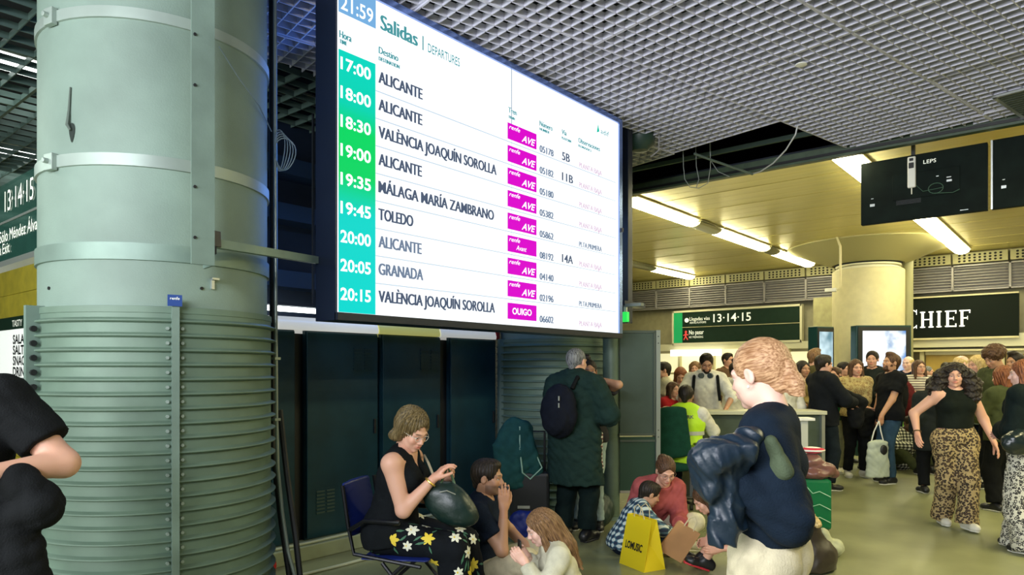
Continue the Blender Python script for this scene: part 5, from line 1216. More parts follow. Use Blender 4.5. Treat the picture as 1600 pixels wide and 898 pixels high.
# ------------------------------------------------------------------ people, nearest first
K = lambda n, c, **k: cloth(n, c, **k)
BLK = K('black', (.007, .008, .009)); BLK2 = K('charcoal', (.014, .018, .018)); NVY = K('navy', (.008, .014, .030)); WHT = K('white', (.72, .70, .60)); CRM = K('cream', (.62, .58, .42)); BEI = K('beige', (.52, .47, .34)); JNS = K('jeans', (.035, .075, .12)); LJN = K('light_jeans', (.32, .42, .42)); OLV = K('olive', (.05, .06, .025))
SOLE = mat('sole_white', (.72, .72, .62), .5); SOLD = mat('sole_dark', (.03, .03, .03), .6); SHB = mat('shoe_black', (.012, .013, .014), .4); SHW = mat('shoe_white', (.68, .66, .56), .5)
def shoe(m, s=None, **k): return dict(m=m, sole=s or SOLE, **k)
def hang(s, S=1, out=.07, fwd=.04, down=.50): return None

# woman in navy, foreground
pf, hf = W(1203, 2.42), 300
l = loc_of(pf, hf)
M_BT = K('beige_trousers', (.58, .52, .36))
J = person('woman in navy sweater and beige wide trousers, ginger ponytail, standing nearest the camera', pf, hf, 1.67, True, .90, 'near', lean=(2, 0, 4), head=(-20, 12, 0),
  arms={'L': (l(1132, 745, 2.26), (-.15, -.2, -1)), 'R': (l(1158, 740, 2.5), (.2, -.2, -1))}, hands={'L': dict(dir=(.2, .15, -1), palm=(.3, -1, 0), curl=.8), 'R': dict(dir=(-.2, .15, -1), palm=(-.3, -1, 0), curl=.8)},
  legs={'L': ((-.10, .17, .085), (0, 1, 0), (-.1, 1, 0)), 'R': ((.10, -.12, .085), (0, 1, 0), (.1, 1, 0))},
  skin='pale', top=dict(name='sweater', m=K('navy_sweater', (.007, .014, .026)), sleeve='long', crop=True, cropz=.075, fit=.022, neck='crew', amp=.012), bottom=dict(m=M_BT, fit=.014, knee=.090, hemr=.12, len=.99, amp=.016), shoes=shoe(SHW), hair=('ponytail', 'ginger', .3), seed=2)
t = thing('earring', 'small pearl earring of the woman in navy', 'earring', (0, 0, 0)); c = J['root'].matrix_basis @ (J['Mh'] @ Vector((-.086, -.002, -.046))); t.location = c; MB().lathe([(0, -.006), (.005, -.003), (.005, .003), (0, .006)], n=10).build('pearl', M_WHITE, t, True)
M_LN = mat('jacket_navy_leather', (.007, .018, .034), .42, bump=.6, bscale=14)
D0 = 2.2; kk = D0/F; o_ = P3(1125, 700, D0)
def qj(px, py, d=0): return ((px-1125)*kk, d, -(py-700)*kk)
soft_thing('navy_jacket', 'dark navy leather jacket draped over the forearm of the woman in navy', 'jacket', o_, [eseg(qj(1162, 700), qj(1114, 714), .055, .08, .075, .10, (0, 0, 1), k=.03), ell(qj(1104, 728, .04), (.052, .12, .07), k=.02), ell(qj(1124, 742, .12), (.07, .10, .075), k=.02), eseg(qj(1132, 725, .03), qj(1144, 800, .04), .085, .07, .068, .06, (1, 0, 0), k=.03), eseg(qj(1146, 770, .06), qj(1160, 835, .06), .05, .05, .045, .045, (1, 0, 0), k=.015, flat=True), eseg(qj(1140, 790, .03), qj(1134, 862, .03), .062, .05, .052, .045, (1, 0, 0), k=.02, flat=True), ell(qj(1112, 760, .0), (.05, .06, .06), k=.03),
   seg(qj(1150, 690), qj(1182, 680, .02), .045, .045, k=.02)], .0062, M_LN, .013, 12, 34, cr=True)
soft_thing('pouch', 'olive grey cloth pouch tucked under the arm of the woman in navy', 'bag', P3(1209, 716, 2.215), [eseg((-.012, 0, .055), (.022, 0, -.04), .020, .04, .036, .05, (1, 0, 0), k=.02)], .006, K('pouchc', (.075, .10, .06)), .006, 4)

# man at the left edge with folded arms
pl_, hl_ = W(-82, 2.5), 180; l = loc_of(pl_, hl_)
person('man in black T-shirt with folded arms, cut off at the left edge by the column', pl_, hl_, 1.80, False, 1.15, 'near', lean=(2, 0, 0), head=(0, 0, 0),
  arms={'L': (l(-28, 742, 2.28), (-1, -.3, -1)), 'R': (l(-110, 735, 2.28), (1, -.3, -1))}, skin='fair', top=dict(name='t_shirt', m=BLK, sleeve='short', len=.68, hem=.10, fit=.018), bottom=dict(m=BLK2), shoes=shoe(SHB), seed=8)
t = thing('wristwatch', 'round steel watch on the wrist of the man at the left edge', 'watch', P3(3, 744, 2.33), R40); MB().lathe([(0, -.006), (.018, -.006), (.02, 0), (.018, .006), (0, .007)], n=18).build('dial', M_ALU, t, True)
D0 = 2.35; kk = D0/F; o_ = P3(30, 800, D0)
def qk(px, py, d=0): return ((px-30)*kk, d, -(py-800)*kk)
soft_thing('black_coat', 'black coat bunched over the folded arms at the left edge', 'coat', o_, [seg(qk(28, 752), qk(66, 790), .050, .060, k=.02), seg(qk(66, 794), qk(-20, 812), .058, .050, k=.02), eseg(qk(-10, 800), qk(8, 870), .11, .07, .12, .08, (1, 0, 0), k=.02), eseg(qk(8, 870), qk(16, 960), .12, .08, .15, .08, (1, 0, 0), k=.02)], .010, BLK, .012, 3, 22)

# seated woman with the handbag
l = la
M_FLOR = patmat('floral_black', lambda N, L, co: floral(N, L, co), .7) if False else None
J = person('woman with glasses and black sleeveless top, sitting on the blue chair', WA, HA, 1.68, True, 1.12, 'near', pel=(0, -.06, .575), prot=(0, -6, 0), lean=(13, 0, 0), head=(-26, 28, 0),
  arms={'R': (l(676, 749, 4.17), (.35, -.9, -.9)), 'L': (l(694, 750, 4.40), (-.6, -.5, -1))}, hands={'R': dict(palm=(0, -.2, -1), curl=.55), 'L': dict(dir=(.35, .5, .8), palm=(1, 0, 0), curl=1.15)},
  legs={'R': (l(716, 934, 4.22)*[1, 1, 0]+[0, 0, .085], (0, 1, 1), (0, 1, 0)), 'L': (l(738, 925, 4.42)*[1, 1, 0]+[0, 0, .085], (0, 1, 1), (-.1, 1, 0))},
  skin='fair', top=dict(name='top', m=K('black_top', (.006, .008, .010)), sleeve='none', hem=.08, fit=.018, neck='v', amp=.006), bottom=dict(m=K('black_trousers', (.006, .008, .011)), fit=.014, knee=.088, hemr=.105, len=.98, amp=.008), shoes=shoe(SHB), hair=('wavy', 'olive', .3), glasses=(.55, .5, .42), seed=4)
RA = J['root']
# daffodil print of her trousers: petals as thin cloth patches on the legs
def flower_patches(J):
    r = random.Random(11); pal = mat('print_white', (.75, .76, .62), .7); yel = mat('print_yellow', (.75, .58, .05), .7); grn = mat('print_green', (.05, .16, .09), .7); tro = [o for o in RA.children if o.name.startswith('trousers')][0]
    me = tro.data; n = len(me.vertices); co = np.empty(n*3); me.vertices.foreach_get('co', co); co = co.reshape(-1, 3); no = np.empty(n*3); me.vertices.foreach_get('normal', no); no = no.reshape(-1, 3)
    ok = np.nonzero((no[:, 0] > -.1) | (no[:, 1] > .2) | (no[:, 2] > .4))[0]; done = []; mbs = {'w': MB(), 'y': MB(), 'g': MB()}
    def patch(mb, c, nrm, d, a, b):
        d = nz(d-nrm*d.dot(nrm)); s = np.cross(nrm, d); pts = []
        for u, v in ((0, 0), (.35, .5), (.7, .42), (1, 0), (.7, -.42), (.35, -.5)):
            p = c+d*a*u+s*b*v; j = np.argmin(((co-p)**2).sum(1)); q = p-no[j]*((p-co[j]).dot(no[j]))+no[j]*.0035; pts.append(tuple(q))
        mb.add(pts, [(0, 1, 2, 3, 4, 5)])
    for _ in range(600):
        i = ok[r.randrange(len(ok))]; c, nn = co[i], no[i]
        if any(np.linalg.norm(c-q) < .095 for q in done): continue
        done.append(c); a0 = r.uniform(0, 6.28); t1 = nz(np.cross(nn, [.3, .2, 1])); t2 = np.cross(nn, t1); kind = 'w' if r.random() < .62 else 'y'
        sc = r.uniform(.75, 1.15)
        for k in range(6): a = a0+k*1.047; patch(mbs[kind], c, nn, t1*math.cos(a)+t2*math.sin(a), .042*sc, .021*sc)
        patch(mbs['y'], c+nn*.002, nn, t1, .014, .014)
        for k in range(2): a = a0+r.uniform(0, 6.28); patch(mbs['g'], c+(t1*math.cos(a)+t2*math.sin(a))*.045, nn, t1*math.cos(a)+t2*math.sin(a), .07, .014)
        if len(done) > 46: break
    for k, m in (('g', grn), ('w', pal), ('y', yel)):
        o = mbs[k].build('flower_print', m, tro); o['kind'] = 'stuff'
flower_patches(J)
w_ = J['WR']['R']; e_ = J['EL']['R']; u_ = nz(w_-e_); c = w_-u_*.02; mb = MB(); s1_ = nz(np.cross(u_, [0, 0, 1])); s2_ = np.cross(u_, s1_)
mb.tube([tuple(c+(s1_*math.cos(a)+s2_*math.sin(a))*.034) for a in [i*math.pi/8 for i in range(17)]], .007, 6, cap=False); t = thing('bracelet', 'gold link bracelet on the wrist of the seated woman', 'bracelet', RA.location, RA.rotation_euler.z); mb.build('band', mat('gold', (.7, .48, .12), .3, .9), t, True)

# man sitting on the floor with a phone at his ear
pm, hm_ = W(758, 4.95), 98; l = loc_of(pm, hm_)
J = person('bearded man in navy T-shirt sitting cross-legged with a phone at his ear', pm, hm_, 1.78, False, 1.0, 'near', pel=(0, -.05, .13), prot=(0, -15, 0), lean=(6, 0, 0), head=(-6, 4, 0),
  arms={'R': (l(787, 797, 4.74), (.25, .6, -1)), 'L': ((-.16, .30, .25), (-1, -.2, -.3))}, hands={'R': dict(dir=(-.1, .0, 1), palm=(-1, -.3, 0), curl=.25), 'L': dict(palm=(0, 0, -1), curl=.5)},
  legs={'L': ((.12, .36, .07), (-1, .4, .55), (.9, .4, 0)), 'R': ((-.12, .30, .08), (1, .4, .6), (-.9, .4, 0))}, skin='tan', top=dict(name='t_shirt', m=NVY, sleeve='short', hem=.05, fit=.018), bottom=dict(m=K('sand_trousers', (.56, .50, .33)), fit=.018, knee=.078, hemr=.062), shoes=shoe(SHB), hair=('short', 'dark'), beard=None, stub=.55, seed=5)
h = J['HD']['R']; c = Vector(h[0]+h[1]*.085+h[2]*.018); t = thing('phone', 'black phone held to the ear of the sitting man', 'phone', J['root'].matrix_basis @ c, J['root'].rotation_euler.z); bx('body', (-.006, -.036, -.07), (.004, .036, .075), M_BLACK, t, .003)

# girl looking at her phone
pg, hg = W(884, 4.3), 262; l = loc_of(pg, hg)
strands = [seg((0, -.07, -.02), (-.005, -.10, -.20), .082, .075, k=.03), seg((-.01, -.09, -.18), (-.02, -.12, -.34), .072, .03, k=.03), seg((-.065, -.03, .0), (-.075, -.06, -.26), .03, .016, k=.02), seg((.06, -.05, .0), (.06, -.10, -.30), .03, .014, k=.02), seg((-.03, -.10, -.2), (-.05, -.13, -.38), .03, .008, k=.015)]
J = person('girl with long brown hair and cream sweater looking down at a phone on the floor', pg, hg, 1.40, True, .92, 'near', pel=(0, -.05, .11), prot=(0, -10, 0), lean=(24, 0, 0), head=(0, 26, 0),
  arms={'L': (l(822, 880, 4.15), (-.7, -.5, -1)), 'R': (l(826, 872, 4.38), (.7, -.5, -1))}, hands={'L': dict(dir=(.1, .7, .8), palm=(1, 0, .2), curl=.7), 'R': dict(dir=(-.1, .7, .8), palm=(-1, 0, .2), curl=.7)},
  legs={'L': ((-.15, .62, .07), (-.6, .2, 1), (0, .6, .8)), 'R': ((.12, .62, .07), (.6, .2, 1), (0, .6, .8))}, skin='pale', top=dict(name='sweater', m=K('girl_sweater', (.62, .60, .46)), fit=.022, hem=.06, collar=True), bottom=dict(m=K('grey_leggings', (.10, .13, .12))), shoes=shoe(SHW), hair=('long', 'lbrown', .16, strands), hs=1.08, seed=6)
c = P3(812, 862, 4.2); t = thing('phone', 'phone held low in both hands by the girl with long hair', 'phone', c, R40+.2); bx('body', (-.006, -.036, -.06), (.004, .036, .07), M_BLACK, t, .003)

# man and woman standing by the ribbed column
pb_, hb = W(898, 6.4), 32; l = loc_of(pb_, hb)
J = person('grey-haired man in a long dark green coat, seen from behind beside the ribbed column', pb_, hb, 1.76, False, 1.08, 'near', lean=(2, 0, 0), head=(-8, 4, 0), arms={'R': ((.14, .26, 1.10), (1, -.4, -.8)), 'L': ((-.10, .26, 1.12), (-1, -.4, -.8))},
  skin='fair', top=dict(name='coat', m=K('coat_green', (.012, .030, .026)), fit=.04, hem=.42, flare=.03, collar=True, amp=.012), bottom=dict(m=K('dark_trousers', (.006, .014, .014)), fit=.02, knee=.09, hemr=.075), shoes=shoe(SHB, SOLD), hair=('crop', 'grey'), seed=7)
t = soft_thing('backpack', 'black backpack on the back of the man in the long green coat', 'backpack', J['root'].matrix_basis @ Vector((-.03, -.25, 1.18)), [ell((0, 0, 0), (.17, .10, .24), k=.05), ell((0, -.08, -.08), (.12, .06, .12), k=.04)], .012, K('bp_black', (.007, .009, .016)), .008, 5, rz=J['root'].rotation_euler.z)
for z in (.12, .06): bx('zip_pull', (.06, -.125, z-.02), (.07, -.115, z+.02), M_ALU, t)
MB().tube([(.10, .06, .2), (.12, .12, .30), (.12, .30, .2)], .02, 6).build('strap', BLK, t, True)
pw, hw = W(920, 6.85), 196; l = loc_of(pw, hw)
J = person('dark-haired woman in light jeans, hand behind her head, beside the man in the green coat', pw, hw, 1.66, True, .95, 'near', lean=(0, 0, 0), head=(18, 0, 4), arms={'L': (l(932, 592, 6.72), (-1, .2, -.4)), 'R': ((.12, .22, 1.05), (1, -.5, -1))},
  hands={'L': dict(dir=(1, .1, .35), palm=(.3, -1, 0), curl=.5)}, skin='tan', top=dict(name='blouse', m=K('dark_blouse', (.03, .03, .035)), sleeve='short', hem=.05), bottom=dict(m=LJN, fit=.010, knee=.062, hemr=.05), shoes=shoe(SHB), hair=('bun', 'dark'), seed=9)
t = soft_thing('scarf', 'white and red striped scarf hanging beside the light jeans', 'scarf', P3(934, 706, 6.35), [eseg((0, 0, .16), (.01, 0, -.15), .045, .03, .035, .03, (1, 0, 0), k=.02, flat=True)], .011, patmat('scarf_stripe', stripes((.60, .60, .50), (.16, .05, .06), 9)), .008, 2)

# group on the floor
pp_, hp_ = W(1018, 6.3), 165; l = loc_of(pp_, hp_)
person('woman in dusty pink sweater sitting on the floor and leaning over the boy', pp_, hp_, 1.68, True, 1.05, 'near', pel=(0, -.1, .13), prot=(0, -5, 0), lean=(32, -4, 0), head=(-8, 30, 0), arms={'L': (l(1062, 818, 5.95), (-.4, -.4, -1)), 'R': (l(1003, 830, 6.0), (.3, -.5, -1))},
  hands={'L': dict(palm=(0, 0, -1), curl=.4)}, legs={'L': ((.05, .40, .07), (-1, .5, .5), (1, .2, 0)), 'R': ((-.14, .33, .08), (1, .5, .5), (-1, .2, 0))}, skin='fair', top=dict(name='sweater', m=K('pink', (.36, .085, .085)), fit=.03, hem=.05, amp=.012), bottom=dict(m=CRM, fit=.02, knee=.075), shoes=shoe(SHW), hair=('updo', 'brown'), glasses=(.2, .15, .12), seed=10)
pk, hk = W(976, 5.95), 82; l = loc_of(pk, hk)
person('boy in blue and white checked shirt bending over the paper bags', pk, hk, 1.24, False, 1.0, 'near', pel=(0, -.03, .10), prot=(0, 5, 0), lean=(36, 0, 0), head=(0, 24, 0), arms={'R': ((.10, .36, .20), (1, 0, -.4)), 'L': ((-.10, .36, .20), (-1, 0, -.4))},
  legs={'L': ((.08, .32, .06), (-1, .3, .3), (1, .2, 0)), 'R': ((-.08, .28, .06), (1, .3, .3), (-1, .2, 0))}, skin='tan', top=dict(name='shirt', m=patmat('plaid_boy', plaid((.55, .62, .60), (.06, .14, .20), (.010, .025, .06), 7)), fit=.024, hem=.05), bottom=dict(m=NVY), shoes=shoe(SHB), hair=('short', 'dark'), hs=1.18, seed=11)
ph, hh_ = W(1160, 5.35), 268; l = loc_of(ph, hh_)
person('person with long dark hair and bare legs on the floor, behind the woman in navy', ph, hh_, 1.50, True, .9, 'mid', pel=(0, -.05, .12), lean=(40, 0, 0), head=(0, 35, 0), arms={'L': ((-.12, .20, .22), (-.3, -1, -.3)), 'R': ((.15, .20, .22), (.3, -1, -.3))},
  legs={'L': (l(1102, 874, 5.35), (-.2, .3, 1), (0, .9, .3)), 'R': (l(1098, 868, 5.55), (.2, .3, 1), (0, .9, .3))}, skin='fair', top=dict(name='shirt', m=K('mauve', (.14, .07, .09)), sleeve='short'), bottom=dict(name='shorts', m=BLK, len=.05, knee=.07), shoes=shoe(SHB, mat('sole_red', (.55, .03, .04), .5)), hair=('long', 'brown', .34), seed=12)

# guard and the queue at the counter
pq, hq = W(1070, 8.05), 18
J = person('guard in fluorescent yellow vest sitting on the swivel chair, seen from behind', pq, hq, 1.74, False, 1.05, 'mid', pel=(0, -.02, .60), prot=(0, -5, 0), lean=(8, 0, -6), head=(-6, 8, 0), arms={'R': ((.20, .42, .86), (1, -.6, -.8)), 'L': ((-.32, .40, 1.04), (-1, -.3, -.3))},
  legs={'L': ((-.15, .45, .085), (0, 1, 1), (0, 1, 0)), 'R': ((.15, .45, .085), (0, 1, 1), (0, 1, 0))}, skin='brown', top=dict(name='shirt', m=WHT, fit=.016, hem=.04), jacket=dict(name='vest', m=mat('hi_vis', (.52, .85, .02), .6, emit=None, bump=.2, bscale=60), sleeve='none', fit=.034, hem=.10), bottom=dict(m=NVY), shoes=shoe(SHB), hair=('short', 'dark'), seed=13)
M_REF = mat('reflective_tape', (.55, .58, .50), .3, .2)
mv = J['root']
vest = [o for o in mv.children if o.name.startswith('vest')][0]; co = np.empty(len(vest.data.vertices)*3); vest.data.vertices.foreach_get('co', co); co = co.reshape(-1, 3)
for z in (.66, .83):
    pts = []
    for i in range(25):
        a = i*2*math.pi/24; d = np.array([math.cos(a), math.sin(a)]); sel = co[np.abs(co[:, 2]-z) < .02]; cen = sel[:, :2].mean(0); pr = (sel[:, :2]-cen) @ d; ang = (sel[:, :2]-cen)/(np.linalg.norm(sel[:, :2]-cen, axis=1)[:, None]+1e-9) @ d; s_ = pr[ang > .96]; R_ = (s_.max() if len(s_) else .15)+.004; pts.append((cen[0]+d[0]*R_, cen[1]+d[1]*R_, z))
    mb = MB(); v = [(p[0], p[1], p[2]+dz) for p in pts for dz in (-.022, .022)]; mb.add(v, [(2*i, 2*i+2, 2*i+3, 2*i+1) for i in range(24)]); mb.build('reflective_band', M_REF, vest)
sel = co[(np.abs(co[:, 2]-1.0) < .03) & (np.abs(co[:, 0]) < .1)]; yb_ = sel[:, 1].min()
mb = MB(); text_on(mb, 'INWORK', (-.13, yb_-.006, 1.0), (1, 0, 0), (0, .12, 1), .035, .24, bold=.03); mb.build('lettering', M_BLACK, vest)

def std(label, px, D, top_py, heading, female=False, level='far', group=None, **k):
    H = Zp(top_py, D)/1.0; k.setdefault('skin', 'fair'); return person(label, W(px, D), heading, H/.988, female, k.pop('g', 1.0), level, group=group, **k)
FOLD = lambda S=1: {'L': ((.10*S, .27, 1.10*S), (-1, -.4, -.8)), 'R': ((-.10*S, .25, 1.13*S), (1, -.4, -.8))}
FRNT = {'L': ((-.05, .27, 1.0), (-1, -.4, -.6)), 'R': ((.05, .27, 1.0), (1, -.4, -.6))}
J = std('bearded man in white shirt with headphones round his neck and glasses behind the counter', 1103, 9.35, 551, 196, level='mid', lean=(12, 0, 0), head=(8, 22, 0), arms={'L': ((-.25, .42, 1.06), (-1, -.5, -.2)), 'R': ((.28, .45, 1.06), (1, -.5, -.2))}, skin='tan', top=dict(name='shirt', m=WHT, sleeve='elbow', fit=.024, collar=True), bottom=dict(m=NVY), shoes=shoe(SHB), hair=('quiff', 'dark'), beard='dark', glasses=(.12, .03, .03), seed=14)
hp = thing('headphones', 'dark headphones round the neck of the bearded man in white', 'headphones', J['root'].location, J['root'].rotation_euler.z)
nb = J['NB']+J['Rt'] @ V3(0, .03, .02); mb = MB(); mb.tube([tuple(nb+V3(.075*math.cos(a), .06*math.sin(a)-.02, .0)) for a in [math.pi*(.12+i*(-1.24)/14) for i in range(15)]], .011, 8); mb.build('band', M_BLACK, hp, True)
for s in (-1, 1): c = nb+V3(s*.055, .075, -.03); MB().tube([tuple(c+V3(s*.01, -.012, 0)), tuple(c+V3(s*-.005, .02, 0))], .036, 14).build('ear_cup', mat('cup_grey', (.05, .07, .08), .35), hp, True)
t = thing('backpack_straps', 'black backpack straps over the white shirt of the bearded man', 'straps', J['root'].location, J['root'].rotation_euler.z)
for s in (-1, 1): a = J['SH']['R' if s > 0 else 'L']; MB().tube([tuple(a+V3(-s*.05, -.12, -.02)), tuple(a+V3(-s*.045, -.02, .075)), tuple(a+V3(-s*.04, .10, .03)), tuple(a+V3(-s*.03, .16, -.12)), tuple(a+V3(-s*.01, .13, -.28))], .020, 6).build('strap', BLK, t, True)
std('person in white T-shirt with dark tied hair, right of the bearded man in white', 1143, 10.1, 566, 60, True, lean=(8, 0, 0), head=(-15, 12, 0), arms={'R': ((.2, .40, 1.05), (1, -.5, -.6)), 'L': ((-.2, .4, 1.05), (-1, -.5, -.6))}, skin='tan', top=dict(name='t_shirt', m=WHT, sleeve='short', fit=.022), bottom=dict(m=NVY), shoes=shoe(SHB), hair=('bun', 'dark'), seed=15)
std('man in cream T-shirt just right of the notice board, head hidden', 1037, 10.0, 566, 265, top=dict(name='t_shirt', m=CRM, sleeve='short', fit=.022), bottom=dict(m=BEI), shoes=shoe(SHB), arms=FRNT, hair=('short', 'dark'), seed=16)
std('person with reddish brown hair bending behind the guard', 1062, 11.0, 570, 190, True, lean=(20, 0, 0), head=(0, 35, 0), top=dict(name='top', m=K('tan_top', (.25, .16, .09)), fit=.02), bottom=dict(m=NVY), shoes=shoe(SHB), arms=FOLD(.97), hair=('long', 'auburn', .2), seed=17)
std('person in red top low behind the guard, beside the notice board', 1043, 9.3, 596, 150, True, lean=(14, 0, 0), top=dict(name='top', m=K('red', (.42, .02, .025)), fit=.022), bottom=dict(m=NVY), shoes=shoe(SHB), arms=FOLD(.9), hair=('long', 'brown', .15), seed=18)
std('dark-haired man far back between the bearded man and the person in the white T-shirt', 1137, 13.0, 552, 150, top=dict(name='shirt', m=K('brownish', (.12, .07, .04))), bottom=dict(m=NVY), shoes=shoe(SHB), hair=('short', 'dark'), seed=19)
std('woman with brown hair and white top just right of the woman in navy', 1226, 9.2, 566, 335, True, head=(0, 10, 0), top=dict(name='top', m=WHT, fit=.02), bottom=dict(m=BEI), shoes=shoe(SHB), hair=('bob', 'brown'), seed=20)
std('smiling woman with dark hair and tan jacket facing the camera', 1254, 10.1, 564, 176, True, 'mid', head=(10, 0, 0), skin='tan', top=dict(name='jacket', m=K('tan_jacket', (.22, .17, .06)), fit=.026), bottom=dict(m=BLK), shoes=shoe(SHB), arms=FOLD(.95), hair=('long', 'dark', .18), seed=21)
std('man with olive brown hair half hidden behind the man in the black jacket', 1272, 10.8, 546, 60, head=(0, 5, 0), top=dict(name='sweater', m=K('drab', (.10, .09, .04))), bottom=dict(m=NVY), shoes=shoe(SHB), hair=('quiff', 'lbrown'), seed=22)
J = std('man in black jacket and glasses with arms folded, seen in profile facing right', 1286, 9.1, 555, 84, False, 'mid', head=(0, 3, 0), skin='fair', arms={'R': ((.10, .36, 1.12), (1, -.3, -.8)), 'L': ((-.10, .36, 1.10), (-1, -.3, -.8))}, top=dict(name='jacket', m=K('jkt_black', (.008, .010, .013)), fit=.032, hem=.12, collar=True), bottom=dict(m=K('blk_jeans', (.010, .016, .022))), shoes=shoe(SHB), hair=('short', 'dark'), glasses=(.08, .07, .06), g=1.08, seed=23)
soft_thing('held_coat', 'black coat hanging over the forearms of the man with glasses in profile', 'coat', P3(1334, 628, 9.2), [eseg((-.14, 0, .12), (.10, 0, .0), .06, .08, .07, .08, (0, 0, 1), k=.04), eseg((.02, 0, .0), (.03, 0, -.28), .11, .08, .09, .07, (1, 0, 0), k=.05)], .016, BLK, .014, 4)
std('person in bright green jacket behind the man in black jacket', 1305, 10.6, 574, 230, True, top=dict(name='jacket', m=K('green_jacket', (.01, .11, .04)), fit=.028), bottom=dict(m=K('khaki', (.3, .3, .16))), shoes=shoe(SHW), hair=('short', 'brown'), seed=24)
J = std('woman in beige printed sweater with long brown hair, arms crossed', 1337, 10.15, 562, 188, True, 'mid', head=(4, 2, 0), arms={'L': ((.06, .24, .98), (-1, -.4, -.8)), 'R': ((-.06, .22, 1.01), (1, -.4, -.8))}, top=dict(name='sweater', m=patmat('beige_print', leopard((.46, .37, .16), (.30, .20, .08), 26)), fit=.022, hem=.05), bottom=dict(m=BLK, fit=.02, knee=.075, hemr=.06), shoes=shoe(SHW), hair=('long', 'brown', .26), seed=25)
soft_thing('held_jacket', 'black jacket folded over the arms of the woman in the beige sweater', 'jacket', P3(1350, 648, 9.78), [ell((0, 0, 0), (.16, .08, .10), k=.04), eseg((.02, 0, -.03), (.03, 0, -.25), .12, .06, .09, .06, (1, 0, 0), k=.04)], .014, BLK, .012, 4)
std('dark-clothed man behind the man with the tote bag', 1363, 10.9, 549, 215, top=dict(name='jacket', m=BLK2, fit=.028), bottom=dict(m=BLK), shoes=shoe(SHB), hair=('short', 'dark'), arms=FOLD(1.03), seed=26)
pu, hu = W(1390, 9.62), 264; l = loc_of(pu, hu)
J = person('bearded man in black T-shirt and blue jeans holding a white tote bag, seen in profile', pu, hu, Zp(553, 9.62)/.99, False, 1.02, 'mid', lean=(-2, 0, 0), head=(0, -10, 0), arms={'L': (l(1374, 655, 9.42), (-.2, -1, -.3)), 'R': ((.27, .06, .86), (.3, -1, 0))}, hands={'L': dict(dir=(0, .1, -1), palm=(1, 0, 0), curl=1.2)},
  legs={'L': ((-.10, .05, .085), (0, 1, 0), (-.2, 1, 0)), 'R': ((.10, -.04, .085), (0, 1, 0), (.2, 1, 0))}, skin='tan', top=dict(name='t_shirt', m=BLK, sleeve='short', fit=.020, hem=.10), bottom=dict(m=JNS, fit=.014, knee=.068, hemr=.06, len=.97), shoes=shoe(SHB), hair=('quiff', 'brown'), beard='brown', seed=27)
c = P3(1371, 716, 9.35); t = thing('tote_bag', 'white printed tote bag hanging from the hand of the man in profile', 'bag', c, R40)
soft('body', [eseg((0, 0, .20), (0, 0, -.24), .13, .04, .155, .06, (1, 0, 0), k=.03, flat=True)], .013, mat('tote_white', (.42, .48, .40), .6, noise=.12), t, folds(.010, 24, 5))
for s in (-1, 1): MB().tube([(s*.08, -.02*s, .19), (s*.04, -.01*s, .36), (0.02, 0, .50)], .008, 6).build('handle', M_WHITE, t, True)
soft('print', [ell((.06, -.045, .12), (.05, .02, .07), k=.02)], .011, M_BLACK, t)
t = soft_thing('backpack', 'dark red and black backpack behind the man with the tote bag', 'backpack', P3(1411, 622, 10.1), [ell((0, 0, 0), (.16, .14, .26), k=.05)], .016, K('bp_red', (.10, .012, .015)), .01, 3)
t = soft_thing('backpack', 'black backpack hanging in front of the dark red one, right of the profile man', 'backpack', P3(1404, 618, 9.8), [ell((0, 0, 0), (.12, .10, .27), k=.05)], .016, BLK, .01, 6)
std('old man with white hair far behind the dark red backpack', 1419, 12.4, 557, 235, top=dict(name='jacket', m=NVY), bottom=dict(m=NVY), shoes=shoe(SHB), hair=('ring', 'blond'), skin='pale', seed=28)
pG, hG = W(1436, 11.6), 186
J = std('woman in striped top and lime green skirt with glasses, far back', 1436, 11.6, 563, 186, True, 'mid', head=(6, -4, 0), arms=FOLD(.97), top=dict(name='top', m=patmat('stripe_top', stripes((.62, .60, .52), (.16, .12, .12), 8)), sleeve='short', hem=.02, fit=.016), bottom=dict(name='leggings', m=K('lime', (.20, .55, .03))), shoes=shoe(SHB), hair=('long', 'brown', .22), glasses=(.3, .25, .2), seed=29)
soft('skirt', [eseg((0, 0, .40), (0, 0, .80), .27, .20, .21, .16, (1, 0, 0), k=.03, flat=True, flat0=True), eseg((0, 0, .80), (0, 0, 1.04), .21, .16, .15, .12, (1, 0, 0), k=.03, flat=True)], .018, K('lime', (.2, .55, .03)), J['root'], folds(.02, 24, 3))
px_, hx = W(1414, 10.9), 176; l = loc_of(px_, hx)
person('person in black and white checked shirt sitting on the floor among the crowd', px_, hx, 1.66, False, 1.0, 'mid', pel=(0, -.05, .13), lean=(14, 0, 0), head=(0, 26, 0), arms=dict(L=((-.1, .36, .38), (-1, 0, -.3)), R=((.1, .36, .38), (1, 0, -.3))), legs={'L': ((-.10, .50, .08), (-.6, 0, 1), (0, 1, 0)), 'R': ((.12, .5, .08), (.6, 0, 1), (0, 1, 0))},
  skin='dark', top=dict(name='shirt', m=patmat('plaid_bw', plaid((.62, .62, .52), (.12, .13, .10), (.012, .014, .012), 7)), fit=.03), bottom=dict(m=OLV), shoes=shoe(SHB), hair=('crop', 'dark'), seed=30)

